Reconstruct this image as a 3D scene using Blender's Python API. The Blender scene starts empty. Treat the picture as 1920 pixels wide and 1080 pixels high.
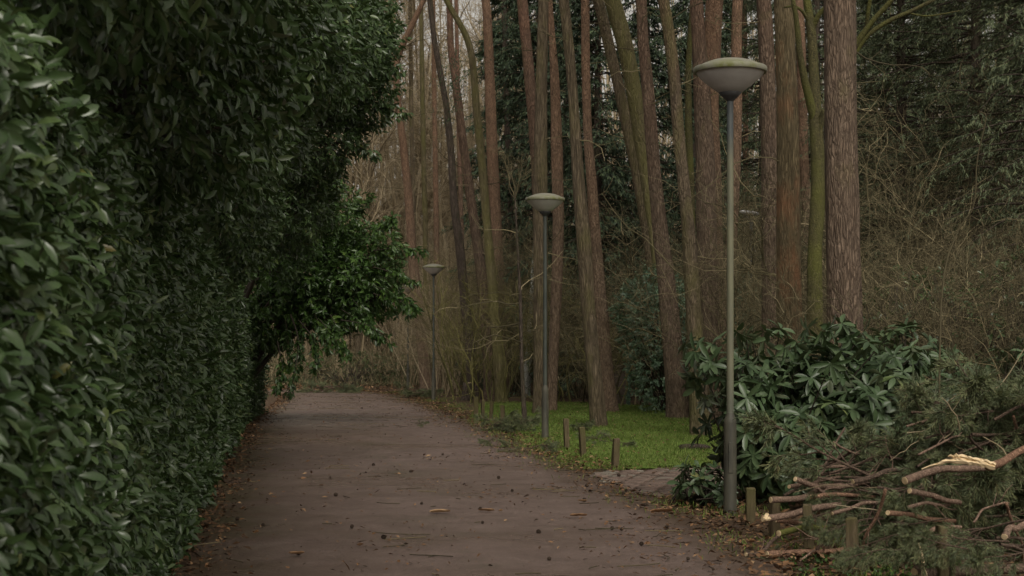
import bpy, math, random
import numpy as np

rng = np.random.default_rng(7)
random.seed(7)
C = bpy.context.scene.collection
sc = bpy.context.scene
F = 3000.0; HZ = 660.0; CAMZ = 1.6          # the lens (pixels), the horizon row, the eye height of the photograph


def at(px, py, Y):
    return np.array([(px - 960.0) * Y / F, Y, CAMZ - (py - HZ) * Y / F])


def ground_y(py):
    return CAMZ * F / (py - HZ)


# ------------------------------------------------------------------ mesh building
def norm(v):
    return v / np.maximum(np.linalg.norm(v, axis=-1, keepdims=True), 1e-9)


class MB:
    def __init__(s):
        s.v = []; s.f = {3: [], 4: []}; s.r = []; s.n = 0

    def add(s, v, tris=None, quads=None, rnd=None):
        v = np.asarray(v, float).reshape(-1, 3)
        if tris is not None and len(tris):
            s.f[3].append(np.asarray(tris).reshape(-1, 3) + s.n)
        if quads is not None and len(quads):
            s.f[4].append(np.asarray(quads).reshape(-1, 4) + s.n)
        s.v.append(v)
        s.r.append(np.full(len(v), 0.5) if rnd is None else np.broadcast_to(np.asarray(rnd, float).reshape(-1), (len(v),)))
        s.n += len(v)

    def mesh(s, name, mat, smooth=True, origin=(0, 0, 0), uv=None):
        V = np.concatenate(s.v) - np.array(origin, float)
        f3 = np.concatenate(s.f[3]) if s.f[3] else np.zeros((0, 3), int)
        f4 = np.concatenate(s.f[4]) if s.f[4] else np.zeros((0, 4), int)
        me = bpy.data.meshes.new(name)
        me.vertices.add(len(V)); me.vertices.foreach_set('co', V.astype(np.float32).ravel())
        nl = f3.size + f4.size
        me.loops.add(nl)
        me.loops.foreach_set('vertex_index', np.concatenate([f3.ravel(), f4.ravel()]).astype(np.int32))
        npoly = len(f3) + len(f4)
        me.polygons.add(npoly)
        st = np.concatenate([np.arange(len(f3)) * 3, f3.size + np.arange(len(f4)) * 4])
        me.polygons.foreach_set('loop_start', st.astype(np.int32))
        me.polygons.foreach_set('use_smooth', np.full(npoly, smooth, bool))
        me.update(calc_edges=True)
        a = me.attributes.new('rnd', 'FLOAT', 'POINT')
        a.data.foreach_set('value', np.concatenate(s.r).astype(np.float32))
        if uv is not None:
            ul = me.uv_layers.new(name='UVMap')
            vi = np.concatenate([f3.ravel(), f4.ravel()]).astype(int)
            ul.data.foreach_set('uv', uv[vi].astype(np.float32).ravel())
        me.materials.append(mat)
        return me

    def build(s, name, mat, parent=None, smooth=True, origin=(0, 0, 0), uv=None):
        o = bpy.data.objects.new(name, s.mesh(name, mat, smooth, origin, uv))
        C.objects.link(o)
        if parent is not None:
            o.parent = parent
        else:
            o.location = origin
        return o


def link(name, me, parent=None, loc=(0, 0, 0), rot=(0, 0, 0), scale=(1, 1, 1)):
    o = bpy.data.objects.new(name, me); C.objects.link(o)
    o.parent = parent; o.location = loc; o.rotation_euler = rot; o.scale = scale
    return o


def thing(name, label, cat, loc=(0, 0, 0), rz=0.0, group=None, scale=1.0):
    o = bpy.data.objects.new(name, None); C.objects.link(o)
    o.empty_display_size = .2
    o.location = loc; o.rotation_euler = (0, 0, rz)
    o.scale = (scale, scale, scale) if np.isscalar(scale) else scale
    return tag(o, label, cat, group)


def tag(o, label=None, cat=None, group=None, kind=None):
    if label: o['label'] = label
    if cat: o['category'] = cat
    if group: o['group'] = group
    if kind: o['kind'] = kind
    return o


def dup(root, loc, rot, scale=1.0, label=None):
    r = root.copy(); C.objects.link(r); r.location = loc; r.rotation_euler = rot
    r.scale = (scale, scale, scale) if np.isscalar(scale) else scale
    if label: r['label'] = label
    for ch in list(root.children):
        c = ch.copy(); C.objects.link(c); c.parent = r
        for g in list(ch.children):
            d = g.copy(); C.objects.link(d); d.parent = c
    return r


# value noise -------------------------------------------------------
_T = rng.random(4096)


def vnoise(p):
    p = np.asarray(p, float); i = np.floor(p).astype(np.int64); f = p - i; f = f * f * (3 - 2 * f)
    def h(a, b, c): return _T[(a * 73856093 ^ b * 19349663 ^ c * 83492791) & 4095]
    x, y, z = i[..., 0], i[..., 1], i[..., 2]; u, v, w = f[..., 0], f[..., 1], f[..., 2]
    l = lambda a, b, t: a + (b - a) * t
    return l(l(l(h(x, y, z), h(x + 1, y, z), u), l(h(x, y + 1, z), h(x + 1, y + 1, z), u), v),
             l(l(h(x, y, z + 1), h(x + 1, y, z + 1), u), l(h(x, y + 1, z + 1), h(x + 1, y + 1, z + 1), u), v), w)


# tubes -------------------------------------------------------------
def tubes(mb, P, R, sides=4, rnd=None, caps=False, rough=0.0, rfreq=(3.0, 1.0)):
    P = np.asarray(P, float)
    if P.ndim == 2: P = P[None]
    n, k, _ = P.shape
    R = np.broadcast_to(np.asarray(R, float), (n, k))
    T = norm(np.gradient(P, axis=1))
    ref = np.where(np.abs(T[:, :1, 2:3]) > .9, np.array([1., 0, 0]), np.array([0, 0, 1.]))
    ref = np.broadcast_to(ref, T.shape)
    X = norm(np.cross(T, ref)); Yv = np.cross(T, X)
    a = np.arange(sides) * 2 * math.pi / sides
    ca, sa = np.cos(a), np.sin(a)
    rr = np.broadcast_to(R[:, :, None], (n, k, sides)).copy()
    if rough:
        d = np.concatenate([np.cumsum(np.linalg.norm(np.diff(P, axis=1), axis=2), axis=1)], 1)
        d = np.concatenate([np.zeros((n, 1)), d], 1)
        q = np.stack([np.broadcast_to(ca * rfreq[0], (n, k, sides)), np.broadcast_to(sa * rfreq[0], (n, k, sides)),
                      np.broadcast_to(d[:, :, None] * rfreq[1], (n, k, sides))], -1) + rng.random(3) * 90
        rr *= 1 + rough * (vnoise(q) - .5) * 2 + rough * .6 * (vnoise(q * 2.3) - .5) * 2
    V = P[:, :, None, :] + rr[..., None] * (X[:, :, None, :] * ca[None, None, :, None] + Yv[:, :, None, :] * sa[None, None, :, None])
    base = np.arange(n)[:, None, None] * (k * sides)
    i = np.arange(k - 1)[None, :, None] * sides; j = np.arange(sides)[None, None, :]; j2 = (j + 1) % sides
    q = np.stack([base + i + j, base + i + j2, base + i + sides + j2, base + i + sides + j], -1).reshape(-1, 4)
    rn = rng.random(n) if rnd is None else np.broadcast_to(np.asarray(rnd, float), (n,))
    tr = None
    V = V.reshape(-1, 3)
    rr_ = np.repeat(rn, k * sides)
    if caps:
        cv = np.concatenate([P[:, 0], P[:, -1]])
        nb = len(V)
        b0 = (np.arange(n) * k * sides)[:, None]; b1 = b0 + (k - 1) * sides
        jj = np.arange(sides)[None]; jj2 = (jj + 1) % sides
        t0 = np.stack([np.broadcast_to(nb + np.arange(n)[:, None], (n, sides)), b0 + jj2, b0 + jj], -1)
        t1 = np.stack([np.broadcast_to(nb + n + np.arange(n)[:, None], (n, sides)), b1 + jj, b1 + jj2], -1)
        tr = np.concatenate([t0.reshape(-1, 3), t1.reshape(-1, 3)])
        V = np.concatenate([V, cv]); rr_ = np.concatenate([rr_, np.tile(rn, 2)])
    mb.add(V, tris=tr, quads=q, rnd=rr_)


def resample(pts, n):
    """Catmull-Rom through pts, n samples."""
    p = np.asarray(pts, float)
    if len(p) == 2:
        return p[0] + (p[1] - p[0]) * np.linspace(0, 1, n)[:, None]
    e = np.concatenate([[2 * p[0] - p[1]], p, [2 * p[-1] - p[-2]]])
    t = np.linspace(0, len(p) - 1 - 1e-6, n); i = t.astype(int); u = (t - i)[:, None]
    a, b, c, d = e[i], e[i + 1], e[i + 2], e[i + 3]
    return .5 * (2 * b + (c - a) * u + (2 * a - 5 * b + 4 * c - d) * u * u + (3 * b - a - 3 * c + d) * u ** 3)


def grow(P0, D0, L, k=5, curv=.25, grav=0.0):
    n = len(P0); pts = np.zeros((n, k, 3)); pts[:, 0] = P0; d = norm(np.asarray(D0, float))
    st = (np.broadcast_to(L, (n,)) / (k - 1))[:, None]
    for i in range(1, k):
        d = norm(d + rng.normal(0, curv, (n, 3)) + np.array([0, 0, grav]))
        pts[:, i] = pts[:, i - 1] + d * st
    return pts


def kids(pts, m, t0=.25, t1=.95, ang=(.5, 1.0)):
    """m child starts on each polyline: points, directions, parent fraction."""
    n, k, _ = pts.shape
    t = rng.uniform(t0, t1, (n, m)) * (k - 1); i = np.minimum(t.astype(int), k - 2); u = (t - i)[..., None]
    a = pts[np.arange(n)[:, None], i]; b = pts[np.arange(n)[:, None], i + 1]
    P = a + (b - a) * u; T = norm(b - a)
    q = norm(np.cross(T, rng.normal(0, 1, T.shape)))
    g = rng.uniform(*ang, (n, m))[..., None]
    D = T * np.cos(g) + q * np.sin(g)
    return P.reshape(-1, 3), D.reshape(-1, 3), (t / (k - 1)).reshape(-1)


def leaves(mb, P, D, N, L, W, fold=.22, curl=.15, detail=1, rnd=None):
    P = np.asarray(P, float); n = len(P); D = norm(D); N = norm(N - D * np.sum(N * D, -1, keepdims=True)); S = np.cross(D, N)
    L = np.broadcast_to(L, (n,))[:, None, None]; W = np.broadcast_to(W, (n,))[:, None, None]
    if detail == 3:
        T = np.array([[0, 0, 0], [.2, -.30, 1], [.2, 0, 0], [.2, .30, 1], [.5, -.49, 1], [.5, 0, 0], [.5, .49, 1], [.78, -.42, 1], [.79, 0, 0], [.78, .42, 1], [.94, -.16, 1], [.96, 0, 0], [.94, .16, 1], [1, 0, 0]], float)
        tris = np.array([[0, 2, 1], [0, 3, 2], [10, 11, 13], [11, 12, 13]])
        quads = np.array([[a, a + 1, a + 4, a + 3] for a in (1, 2, 4, 5, 7, 8)])
    elif detail == 2:
        T = np.array([[0, 0, 0], [.28, -.43, 1], [.3, 0, 0], [.28, .43, 1], [.66, -.40, 1], [.68, 0, 0], [.66, .40, 1], [1, 0, 0]], float)
        tris = np.array([[0, 2, 1], [0, 3, 2], [4, 5, 7], [5, 6, 7]]); quads = np.array([[1, 2, 5, 4], [2, 3, 6, 5]])
    else:
        T = np.array([[0, 0, 0], [.48, -.5, 1], [.48, .5, 1], [1, 0, 0]], float)
        tris = np.array([[0, 3, 1], [0, 2, 3]]); quads = None
    t = T[None, :, 0:1]; s = T[None, :, 1:2]; h = T[None, :, 2:3]
    V = P[:, None] + D[:, None] * t * L + S[:, None] * s * W + N[:, None] * (h * fold * W * np.abs(s) * 2 - curl * L * t * t)
    m = len(T); off = (np.arange(n) * m)[:, None, None]
    rn = rng.random(n) if rnd is None else rnd
    mb.add(V.reshape(-1, 3), tris=(tris[None] + off), quads=None if quads is None else (quads[None] + off), rnd=np.repeat(rn, m))


def shoots(mb, P, A, n, L, W, spread=(.6, 1.2), along=.12, droop=.15, detail=1, jit=.2, curl=.15, up=.0):
    """n leaves set spirally round each shoot (start P, axis A)."""
    P = np.asarray(P, float); m = len(P); A = norm(A)
    ref = norm(np.cross(A, rng.normal(0, 1, A.shape))); ref2 = np.cross(A, ref)
    th0 = rng.random(m) * 6.28; base = rng.random(m)
    for i in range(n):
        th = (th0 + i * 2.4 + rng.normal(0, .25, m))[:, None]
        R = ref * np.cos(th) + ref2 * np.sin(th)
        sp = rng.uniform(*spread, m)[:, None] * (1.1 - .4 * i / n)
        D = norm(A * np.cos(sp) + R * np.sin(sp) + np.array([0, 0, -1.]) * droop + rng.normal(0, jit * .5, (m, 3)))
        Nn = A + rng.normal(0, jit, (m, 3)) + np.array([0, 0, up])
        leaves(mb, P + A * (along * i / max(n - 1, 1)), D, Nn, L * rng.uniform(.65, 1.15, m), W * rng.uniform(.75, 1.15, m), detail=detail,
               curl=curl * rng.uniform(.2, 1.6), rnd=np.clip(base * .6 + rng.random(m) * .4, 0, 1))


def lathe(mb, prof, sides=32, c=(0, 0, 0)):
    prof = np.asarray(prof, float); k = len(prof); a = np.arange(sides) * 2 * math.pi / sides
    V = np.stack([prof[:, 0:1] * np.cos(a), prof[:, 0:1] * np.sin(a), np.broadcast_to(prof[:, 1:2], (k, sides))], -1) + np.array(c)
    i = np.arange(k - 1)[:, None] * sides; j = np.arange(sides)[None]; j2 = (j + 1) % sides
    mb.add(V.reshape(-1, 3), quads=np.stack([i + j, i + j2, i + sides + j2, i + sides + j], -1).reshape(-1, 4))


def boxm(mb, lo, hi, jit=0.0, bev=0.0):
    """box with chamfered vertical edges and top."""
    lo = np.array(lo, float); hi = np.array(hi, float)
    b = bev
    def ring(z, ins):
        x0, y0, x1, y1 = lo[0] + ins, lo[1] + ins, hi[0] - ins, hi[1] - ins
        return [(x0 + b, y0, z), (x1 - b, y0, z), (x1, y0 + b, z), (x1, y1 - b, z), (x1 - b, y1, z), (x0 + b, y1, z), (x0, y1 - b, z), (x0, y0 + b, z)]
    zs = [lo[2], lo[2] + (hi[2] - lo[2]) * .5, hi[2] - b, hi[2]]
    V = np.array(sum([ring(z, i) for z, i in zip(zs, (0, 0, 0, b * .8))], []), float)
    V += rng.normal(0, jit, V.shape)
    q = []
    for k in range(3):
        for j in range(8):
            q.append((k * 8 + j, k * 8 + (j + 1) % 8, k * 8 + 8 + (j + 1) % 8, k * 8 + 8 + j))
    c = V[24:32].mean(0); V = np.vstack([V, c])
    t = [(24 + j, 24 + (j + 1) % 8, 32) for j in range(8)]
    mb.add(V, tris=t, quads=q)


# ------------------------------------------------------------------ materials
class NT:
    def __init__(s, name):
        s.m = bpy.data.materials.new(name); s.m.use_nodes = True; s.t = s.m.node_tree
        s.b = s.t.nodes['Principled BSDF']; s.o = s.t.nodes['Material Output']

    def n(s, typ, **kw):
        nd = s.t.nodes.new(typ)
        for k, v in kw.items():
            if k.startswith('i_'):
                key = k[2:]; key = int(key) if key.isdigit() else key.replace('_', ' ')
                s.put(nd.inputs[key], v)
            else:
                setattr(nd, k, v)
        return nd

    def put(s, sock, v):
        if isinstance(v, bpy.types.NodeSocket): s.t.links.new(v, sock)
        else: sock.default_value = v

    def ramp(s, fac, stops):
        r = s.n('ShaderNodeValToRGB'); s.put(r.inputs[0], fac); e = r.color_ramp.elements
        while len(e) < len(stops): e.new(.5)
        for x, (p, c) in zip(e, stops):
            x.position = p; x.color = (*c, 1) if len(c) == 3 else c
        return r.outputs[0]

    def noise(s, vec, scale, detail=4, rough=.55, dist=0.0):
        return s.n('ShaderNodeTexNoise', i_Vector=vec, i_Scale=scale, i_Detail=detail, i_Roughness=rough, i_Distortion=dist).outputs[0]

    def mapr(s, v, a, b, c=0.0, d=1.0):
        return s.n('ShaderNodeMapRange', i_0=v, i_1=a, i_2=b, i_3=c, i_4=d).outputs[0]

    def mix(s, fac, a, b, blend='MIX'):
        x = s.n('ShaderNodeMix', data_type='RGBA', blend_type=blend)
        s.put(x.inputs[0], fac); s.put(x.inputs[6], a if not isinstance(a, tuple) else (*a, 1)); s.put(x.inputs[7], b if not isinstance(b, tuple) else (*b, 1))
        return x.outputs[2]

    def math(s, op, a, b=0.0):
        x = s.n('ShaderNodeMath', operation=op); s.put(x.inputs[0], a); s.put(x.inputs[1], b); return x.outputs[0]

    def coord(s, scale=(1, 1, 1), kind='Object', rand=True):
        tc = s.n('ShaderNodeTexCoord').outputs[kind]
        mp = s.n('ShaderNodeMapping', i_Vector=tc, i_Scale=scale)
        if rand:
            r = s.n('ShaderNodeObjectInfo').outputs['Random']
            v = s.n('ShaderNodeCombineXYZ', i_0=s.math('MULTIPLY', r, 37.), i_1=s.math('MULTIPLY', r, 91.), i_2=s.math('MULTIPLY', r, 53.))
            s.put(mp.inputs['Location'], v.outputs[0])
        return mp.outputs[0]

    def bump(s, h, strength=.5, dist=.02):
        b = s.n('ShaderNodeBump', i_Strength=strength, i_Distance=dist, i_Height=h); s.put(s.b.inputs['Normal'], b.outputs[0]); return b

    def set(s, **kw):
        for k, v in kw.items(): s.put(s.b.inputs[k.replace('_', ' ')], v if not (isinstance(v, tuple) and len(v) == 3) else (*v, 1))
        return s.m


def leaf_mat(name, stops, rough=.4, under=None, trans=.2, spec=.5):
    t = NT(name)
    a = t.n('ShaderNodeAttribute', attribute_name='rnd').outputs['Fac']
    c = t.ramp(a, stops)
    if under:
        c = t.mix(t.n('ShaderNodeNewGeometry').outputs['Backfacing'], c, under)
    nz = t.noise(t.coord((1, 1, 1), rand=False), 60, 2)
    c = t.mix(t.mapr(nz, .3, .7, 0, .35), c, t.mix(.5, c, (.01, .012, .006)))
    t.set(Base_Color=c, Roughness=rough)
    t.b.inputs['Specular IOR Level'].default_value = spec
    if trans:
        tr = t.n('ShaderNodeBsdfTranslucent'); t.put(tr.inputs[0], t.mix(.5, c, (.10, .16, .02)))
        ms = t.n('ShaderNodeMixShader', i_0=trans, i_1=t.b.outputs[0], i_2=tr.outputs[0])
        t.put(t.o.inputs[0], ms.outputs[0])
    return t.m


def bark_mat(name, dark, mid, light, moss=None, moss_amt=.0, plate=5.0, stretch=.2, bump=.8, up=None, z0=3, z1=9, rough=.9):
    """ridged bark; `up` colours the upper bole between heights z0 and z1 (the orange bark of a pine)"""
    t = NT(name)
    v = t.coord((1, 1, stretch))
    n1 = t.noise(v, plate * 4, 6, .68, .5)
    vo = t.n('ShaderNodeTexVoronoi', feature='DISTANCE_TO_EDGE', i_Vector=t.mix(.12, v, t.n('ShaderNodeTexNoise', i_Vector=v, i_Scale=plate).outputs[1]), i_Scale=plate * 6.0).outputs[0]
    crack = t.mapr(t.math('ADD', vo, t.math('MULTIPLY', t.math('SUBTRACT', n1, .5), .3)), 0.0, .26)
    c = t.ramp(n1, [(.28, dark), (.5, mid), (.72, light)])
    if up:
        z = t.n('ShaderNodeSeparateXYZ', i_0=t.n('ShaderNodeTexCoord').outputs['Object']).outputs[2]
        zz = t.math('ADD', z, t.math('MULTIPLY', t.noise(t.coord((1, 1, .6)), 1.2, 2), 6.0))
        c = t.mix(t.mapr(zz, z0 + 3, z1 + 3), c, t.ramp(n1, [(.28, tuple(x * .5 for x in up)), (.6, up), (.8, tuple(min(1, x * 1.3) for x in up))]))
    c = t.mix(t.mapr(crack, 0, 1, .5, 0), c, tuple(x * .5 for x in dark))
    c = t.mix(t.mapr(t.noise(t.coord((1, 1, .5)), 3.0, 3), .35, .7, 0, .45), c, t.mix(.5, c, (.06, .052, .045)))
    if moss:
        mn = t.noise(t.coord((1, 1, .45)), 2.2, 5, .65)
        c = t.mix(t.mapr(mn, .62 - moss_amt * .5, .85 - moss_amt * .5, 0, .9), c, moss)
    h = t.math('ADD', t.math('MULTIPLY', crack, .8), n1)
    t.bump(h, bump, .03)
    t.b.inputs['Specular IOR Level'].default_value = .2
    return t.set(Base_Color=c, Roughness=rough)


def plain_mat(name, a, b, scale=8, rough=.7, bump=.2, stretch=(1, 1, 1), dist=.01, metallic=0.0, spec=.4):
    t = NT(name); v = t.coord(stretch)
    n = t.noise(v, scale, 5, .6)
    t.bump(n, bump, dist)
    t.b.inputs['Specular IOR Level'].default_value = spec
    return t.set(Base_Color=t.ramp(n, [(.3, a), (.7, b)]), Roughness=rough, Metallic=metallic)


M = {}
M['laurel'] = leaf_mat('laurel_leaf', [(0, (.022, .042, .015)), (.3, (.045, .08, .03)), (.7, (.07, .115, .042)), (.92, (.105, .15, .052)), (.985, (.17, .19, .055)), (1, (.2, .14, .05))], .3, (.05, .085, .03), .16)
M['laurel_far'] = leaf_mat('laurel_leaf_far', [(0, (.025, .055, .014)), (.5, (.05, .105, .022)), (.85, (.08, .15, .03)), (1, (.13, .19, .04))], .38, (.05, .09, .03), .22)
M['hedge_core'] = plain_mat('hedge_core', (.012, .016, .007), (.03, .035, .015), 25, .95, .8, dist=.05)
M['rhodo'] = leaf_mat('rhododendron_leaf', [(0, (.03, .054, .022)), (.45, (.058, .098, .042)), (.85, (.09, .135, .06)), (.96, (.12, .17, .06)), (1, (.2, .19, .06))], .42, (.07, .09, .045), .1)
M['ivy'] = leaf_mat('ivy_leaf', [(0, (.065, .11, .07)), (.6, (.115, .185, .115)), (1, (.17, .24, .135))], .42, (.12, .18, .10), .12)
M['spruce'] = leaf_mat('spruce_needles', [(0, (.03, .046, .03)), (.6, (.062, .096, .055)), (1, (.11, .15, .07))], .6, None, .0, .3)
M['spruce_light'] = leaf_mat('fir_needles', [(0, (.055, .075, .042)), (.6, (.105, .135, .07)), (1, (.18, .2, .10))], .6, None, .0, .3)
M['pine'] = leaf_mat('pine_needles', [(0, (.028, .05, .03)), (.5, (.05, .085, .045)), (1, (.09, .125, .06))], .55, None, .08, .3)
M['pine_cut'] = leaf_mat('cut_pine_needles', [(0, (.07, .092, .05)), (.5, (.14, .168, .082)), (.92, (.22, .24, .11)), (1, (.30, .25, .11))], .5, None, .08, .35)
M['grass'] = leaf_mat('grass_blades', [(0, (.095, .15, .03)), (.6, (.165, .23, .052)), (.93, (.23, .3, .075)), (1, (.30, .25, .13))], .6, None, .2, .2)
M['litter'] = leaf_mat('fallen_leaf', [(0, (.035, .02, .012)), (.4, (.10, .052, .025)), (.8, (.2, .105, .048)), (1, (.34, .22, .12))], .7, None, .0, .3)
M['twig'] = leaf_mat('twig_bark', [(0, (.06, .05, .03)), (.5, (.14, .12, .068)), (.85, (.23, .195, .11)), (1, (.40, .33, .20))], .85, None, 0, .2)
M['twig_dark'] = leaf_mat('twig_dark', [(0, (.04, .034, .02)), (.6, (.095, .08, .046)), (1, (.22, .18, .10))], .85, None, 0, .2)
M['twig_brown'] = leaf_mat('twig_brown', [(0, (.17, .132, .082)), (.5, (.33, .265, .165)), (1, (.48, .40, .27))], .85, None, 0, .2)
M['twig_moss'] = leaf_mat('twig_moss', [(0, (.085, .08, .034)), (.5, (.155, .145, .055)), (1, (.26, .235, .09))], .85, None, 0, .2)
M['pine_bark'] = bark_mat('pine_bark', (.075, .053, .038), (.17, .122, .086), (.275, .205, .15), (.16, .135, .07), .12, 5, .2, .9, up=(.30, .175, .12), z0=6, z1=13)
M['pine_bark_red'] = bark_mat('pine_bark_red', (.10, .069, .048), (.235, .165, .112), (.345, .255, .185), (.17, .135, .075), .08, 6, .25, .8, up=(.34, .21, .135), z0=4, z1=9)
M['pine_bark_moss'] = bark_mat('pine_bark_moss', (.08, .061, .042), (.19, .147, .10), (.29, .225, .155), (.15, .135, .06), .42, 5, .2, .9, up=(.22, .125, .07), z0=5, z1=11)
M['ridged_bark'] = bark_mat('ridged_bark', (.07, .054, .034), (.185, .144, .092), (.29, .23, .155), (.15, .135, .06), .3, 6, .09, 1.0)
M['ridged_bark_olive'] = bark_mat('ridged_bark_olive', (.085, .07, .04), (.215, .178, .105), (.32, .265, .155), (.16, .148, .06), .55, 6, .1, 1.0)
M['rust_bark'] = bark_mat('rust_bark', (.085, .066, .036), (.205, .16, .09), (.30, .235, .135), (.26, .13, .07), .24, 7, .1, .9)
M['moss_bark'] = bark_mat('moss_bark', (.05, .045, .022), (.10, .09, .04), (.155, .138, .06), (.105, .108, .03), .45, 9, .4, .6)
M['dark_bark'] = bark_mat('dark_bark', (.045, .036, .028), (.11, .086, .068), (.18, .14, .11), (.06, .06, .025), .25, 6, .15, .9)
M['birch_bark'] = bark_mat('birch_bark', (.2, .2, .18), (.42, .42, .38), (.5, .5, .46), (.2, .22, .14), .3, 7, 1.5, .3)
M['branch_bark'] = bark_mat('cut_branch_bark', (.12, .08, .06), (.30, .20, .145), (.45, .31, .23), None, 0, 14, .5, .6)
M['branch_dark'] = bark_mat('dark_branch_bark', (.06, .042, .032), (.16, .11, .08), (.26, .18, .13), None, 0, 14, .5, .6)
M['branch_red'] = bark_mat('red_branch_bark', (.14, .075, .05), (.34, .20, .13), (.48, .29, .19), None, 0, 14, .5, .6)
M['branch_moss'] = bark_mat('mossy_branch_bark', (.06, .06, .02), (.13, .125, .04), (.2, .18, .07), (.13, .14, .03), .5, 14, .5, .6)
M['wood_pale'] = plain_mat('fresh_wood', (.5, .36, .19), (.78, .62, .4), 24, .7, .6, (.3, 1, 1))
M['stem'] = plain_mat('stem_bark', (.02, .016, .011), (.055, .043, .03), 22, .9, .4)


def post_mat():
    t = NT('weathered_post'); v = t.coord((1, 1, .12)); n = t.noise(v, 40, 5, .65, .4)
    c = t.ramp(n, [(.28, (.045, .033, .02)), (.55, (.105, .08, .048)), (.75, (.17, .135, .085))])
    z = t.n('ShaderNodeSeparateXYZ', i_0=t.n('ShaderNodeTexCoord').outputs['Object']).outputs[2]
    mo = t.math('MULTIPLY', t.mapr(t.noise(t.coord((1, 1, .6)), 7, 4), .38, .62), t.mapr(z, .05, .4, .25, .85))
    c = t.mix(mo, c, (.085, .08, .03))
    t.bump(n, .6, .01)
    t.b.inputs['Specular IOR Level'].default_value = .2
    return t.set(Base_Color=c, Roughness=.9)


M['post'] = post_mat()


def pole_mat():
    t = NT('lamp_pole_paint')
    z = t.n('ShaderNodeSeparateXYZ', i_0=t.n('ShaderNodeTexCoord').outputs['Object']).outputs[2]
    n = t.noise(t.coord((1, 1, .15)), 14, 5, .6)
    al = t.math('MULTIPLY', t.mapr(z, 3.75, 3.45), t.mapr(z, .7, 1.5, .25, 1))
    al = t.math('MULTIPLY', al, t.mapr(n, .25, .6, .45, 1))
    c = t.mix(al, t.ramp(n, [(.3, (.035, .043, .046)), (.7, (.07, .08, .08))]), (.15, .148, .09))
    t.bump(n, .15, .004)
    return t.set(Base_Color=c, Roughness=.55)


M['pole'] = pole_mat()
M['pole_dark'] = plain_mat('lamp_pole_dark', (.03, .037, .034), (.06, .068, .054), 9, .6, .2, (1, 1, .3))
M['lamp_base'] = plain_mat('lamp_base_paint', (.03, .03, .024), (.085, .08, .056), 9, .6, .2, (1, 1, .3))


def cap_mat():
    t = NT('lamp_cap'); n = t.noise(t.coord((1, 1, 1)), 6, 5, .65)
    z = t.n('ShaderNodeSeparateXYZ', i_0=t.n('ShaderNodeTexCoord').outputs['Object']).outputs[2]
    g = t.math('MULTIPLY', t.mapr(n, .38, .62), t.mapr(z, 4.45, 4.37, .3, 1))
    c = t.mix(g, t.ramp(n, [(.3, (.17, .165, .135)), (.7, (.30, .29, .245))]), (.11, .12, .03))
    t.bump(n, .15, .004)
    return t.set(Base_Color=c, Roughness=.6)


M['cap'] = cap_mat()


def bowl_mat():
    t = NT('lamp_bowl'); n = t.noise(t.coord((1, 1, 1)), 5, 5, .6)
    z = t.n('ShaderNodeSeparateXYZ', i_0=t.n('ShaderNodeTexCoord').outputs['Object']).outputs[2]
    d = t.math('ADD', t.mapr(z, 4.2, 4.12), t.math('MULTIPLY', t.math('SUBTRACT', n, .5), .5))
    c = t.mix(t.mapr(d, .1, .9, 0, .75), t.ramp(n, [(.3, (.55, .53, .51)), (.7, (.68, .66, .63))]), (.12, .10, .08))
    t.set(Base_Color=c, Roughness=.45)
    tr = t.n('ShaderNodeBsdfTranslucent'); t.put(tr.inputs[0], c)
    t.put(t.o.inputs[0], t.n('ShaderNodeMixShader', i_0=.2, i_1=t.b.outputs[0], i_2=tr.outputs[0]).outputs[0])
    return t.m


M['bowl'] = bowl_mat()
M['metal_grey'] = plain_mat('lamp_shell_grey', (.35, .35, .36), (.5, .5, .52), 9, .5, .1)
M['metal_dark'] = plain_mat('lamp_bracket_dark', (.03, .03, .03), (.06, .06, .06), 9, .6, .1)


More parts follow.
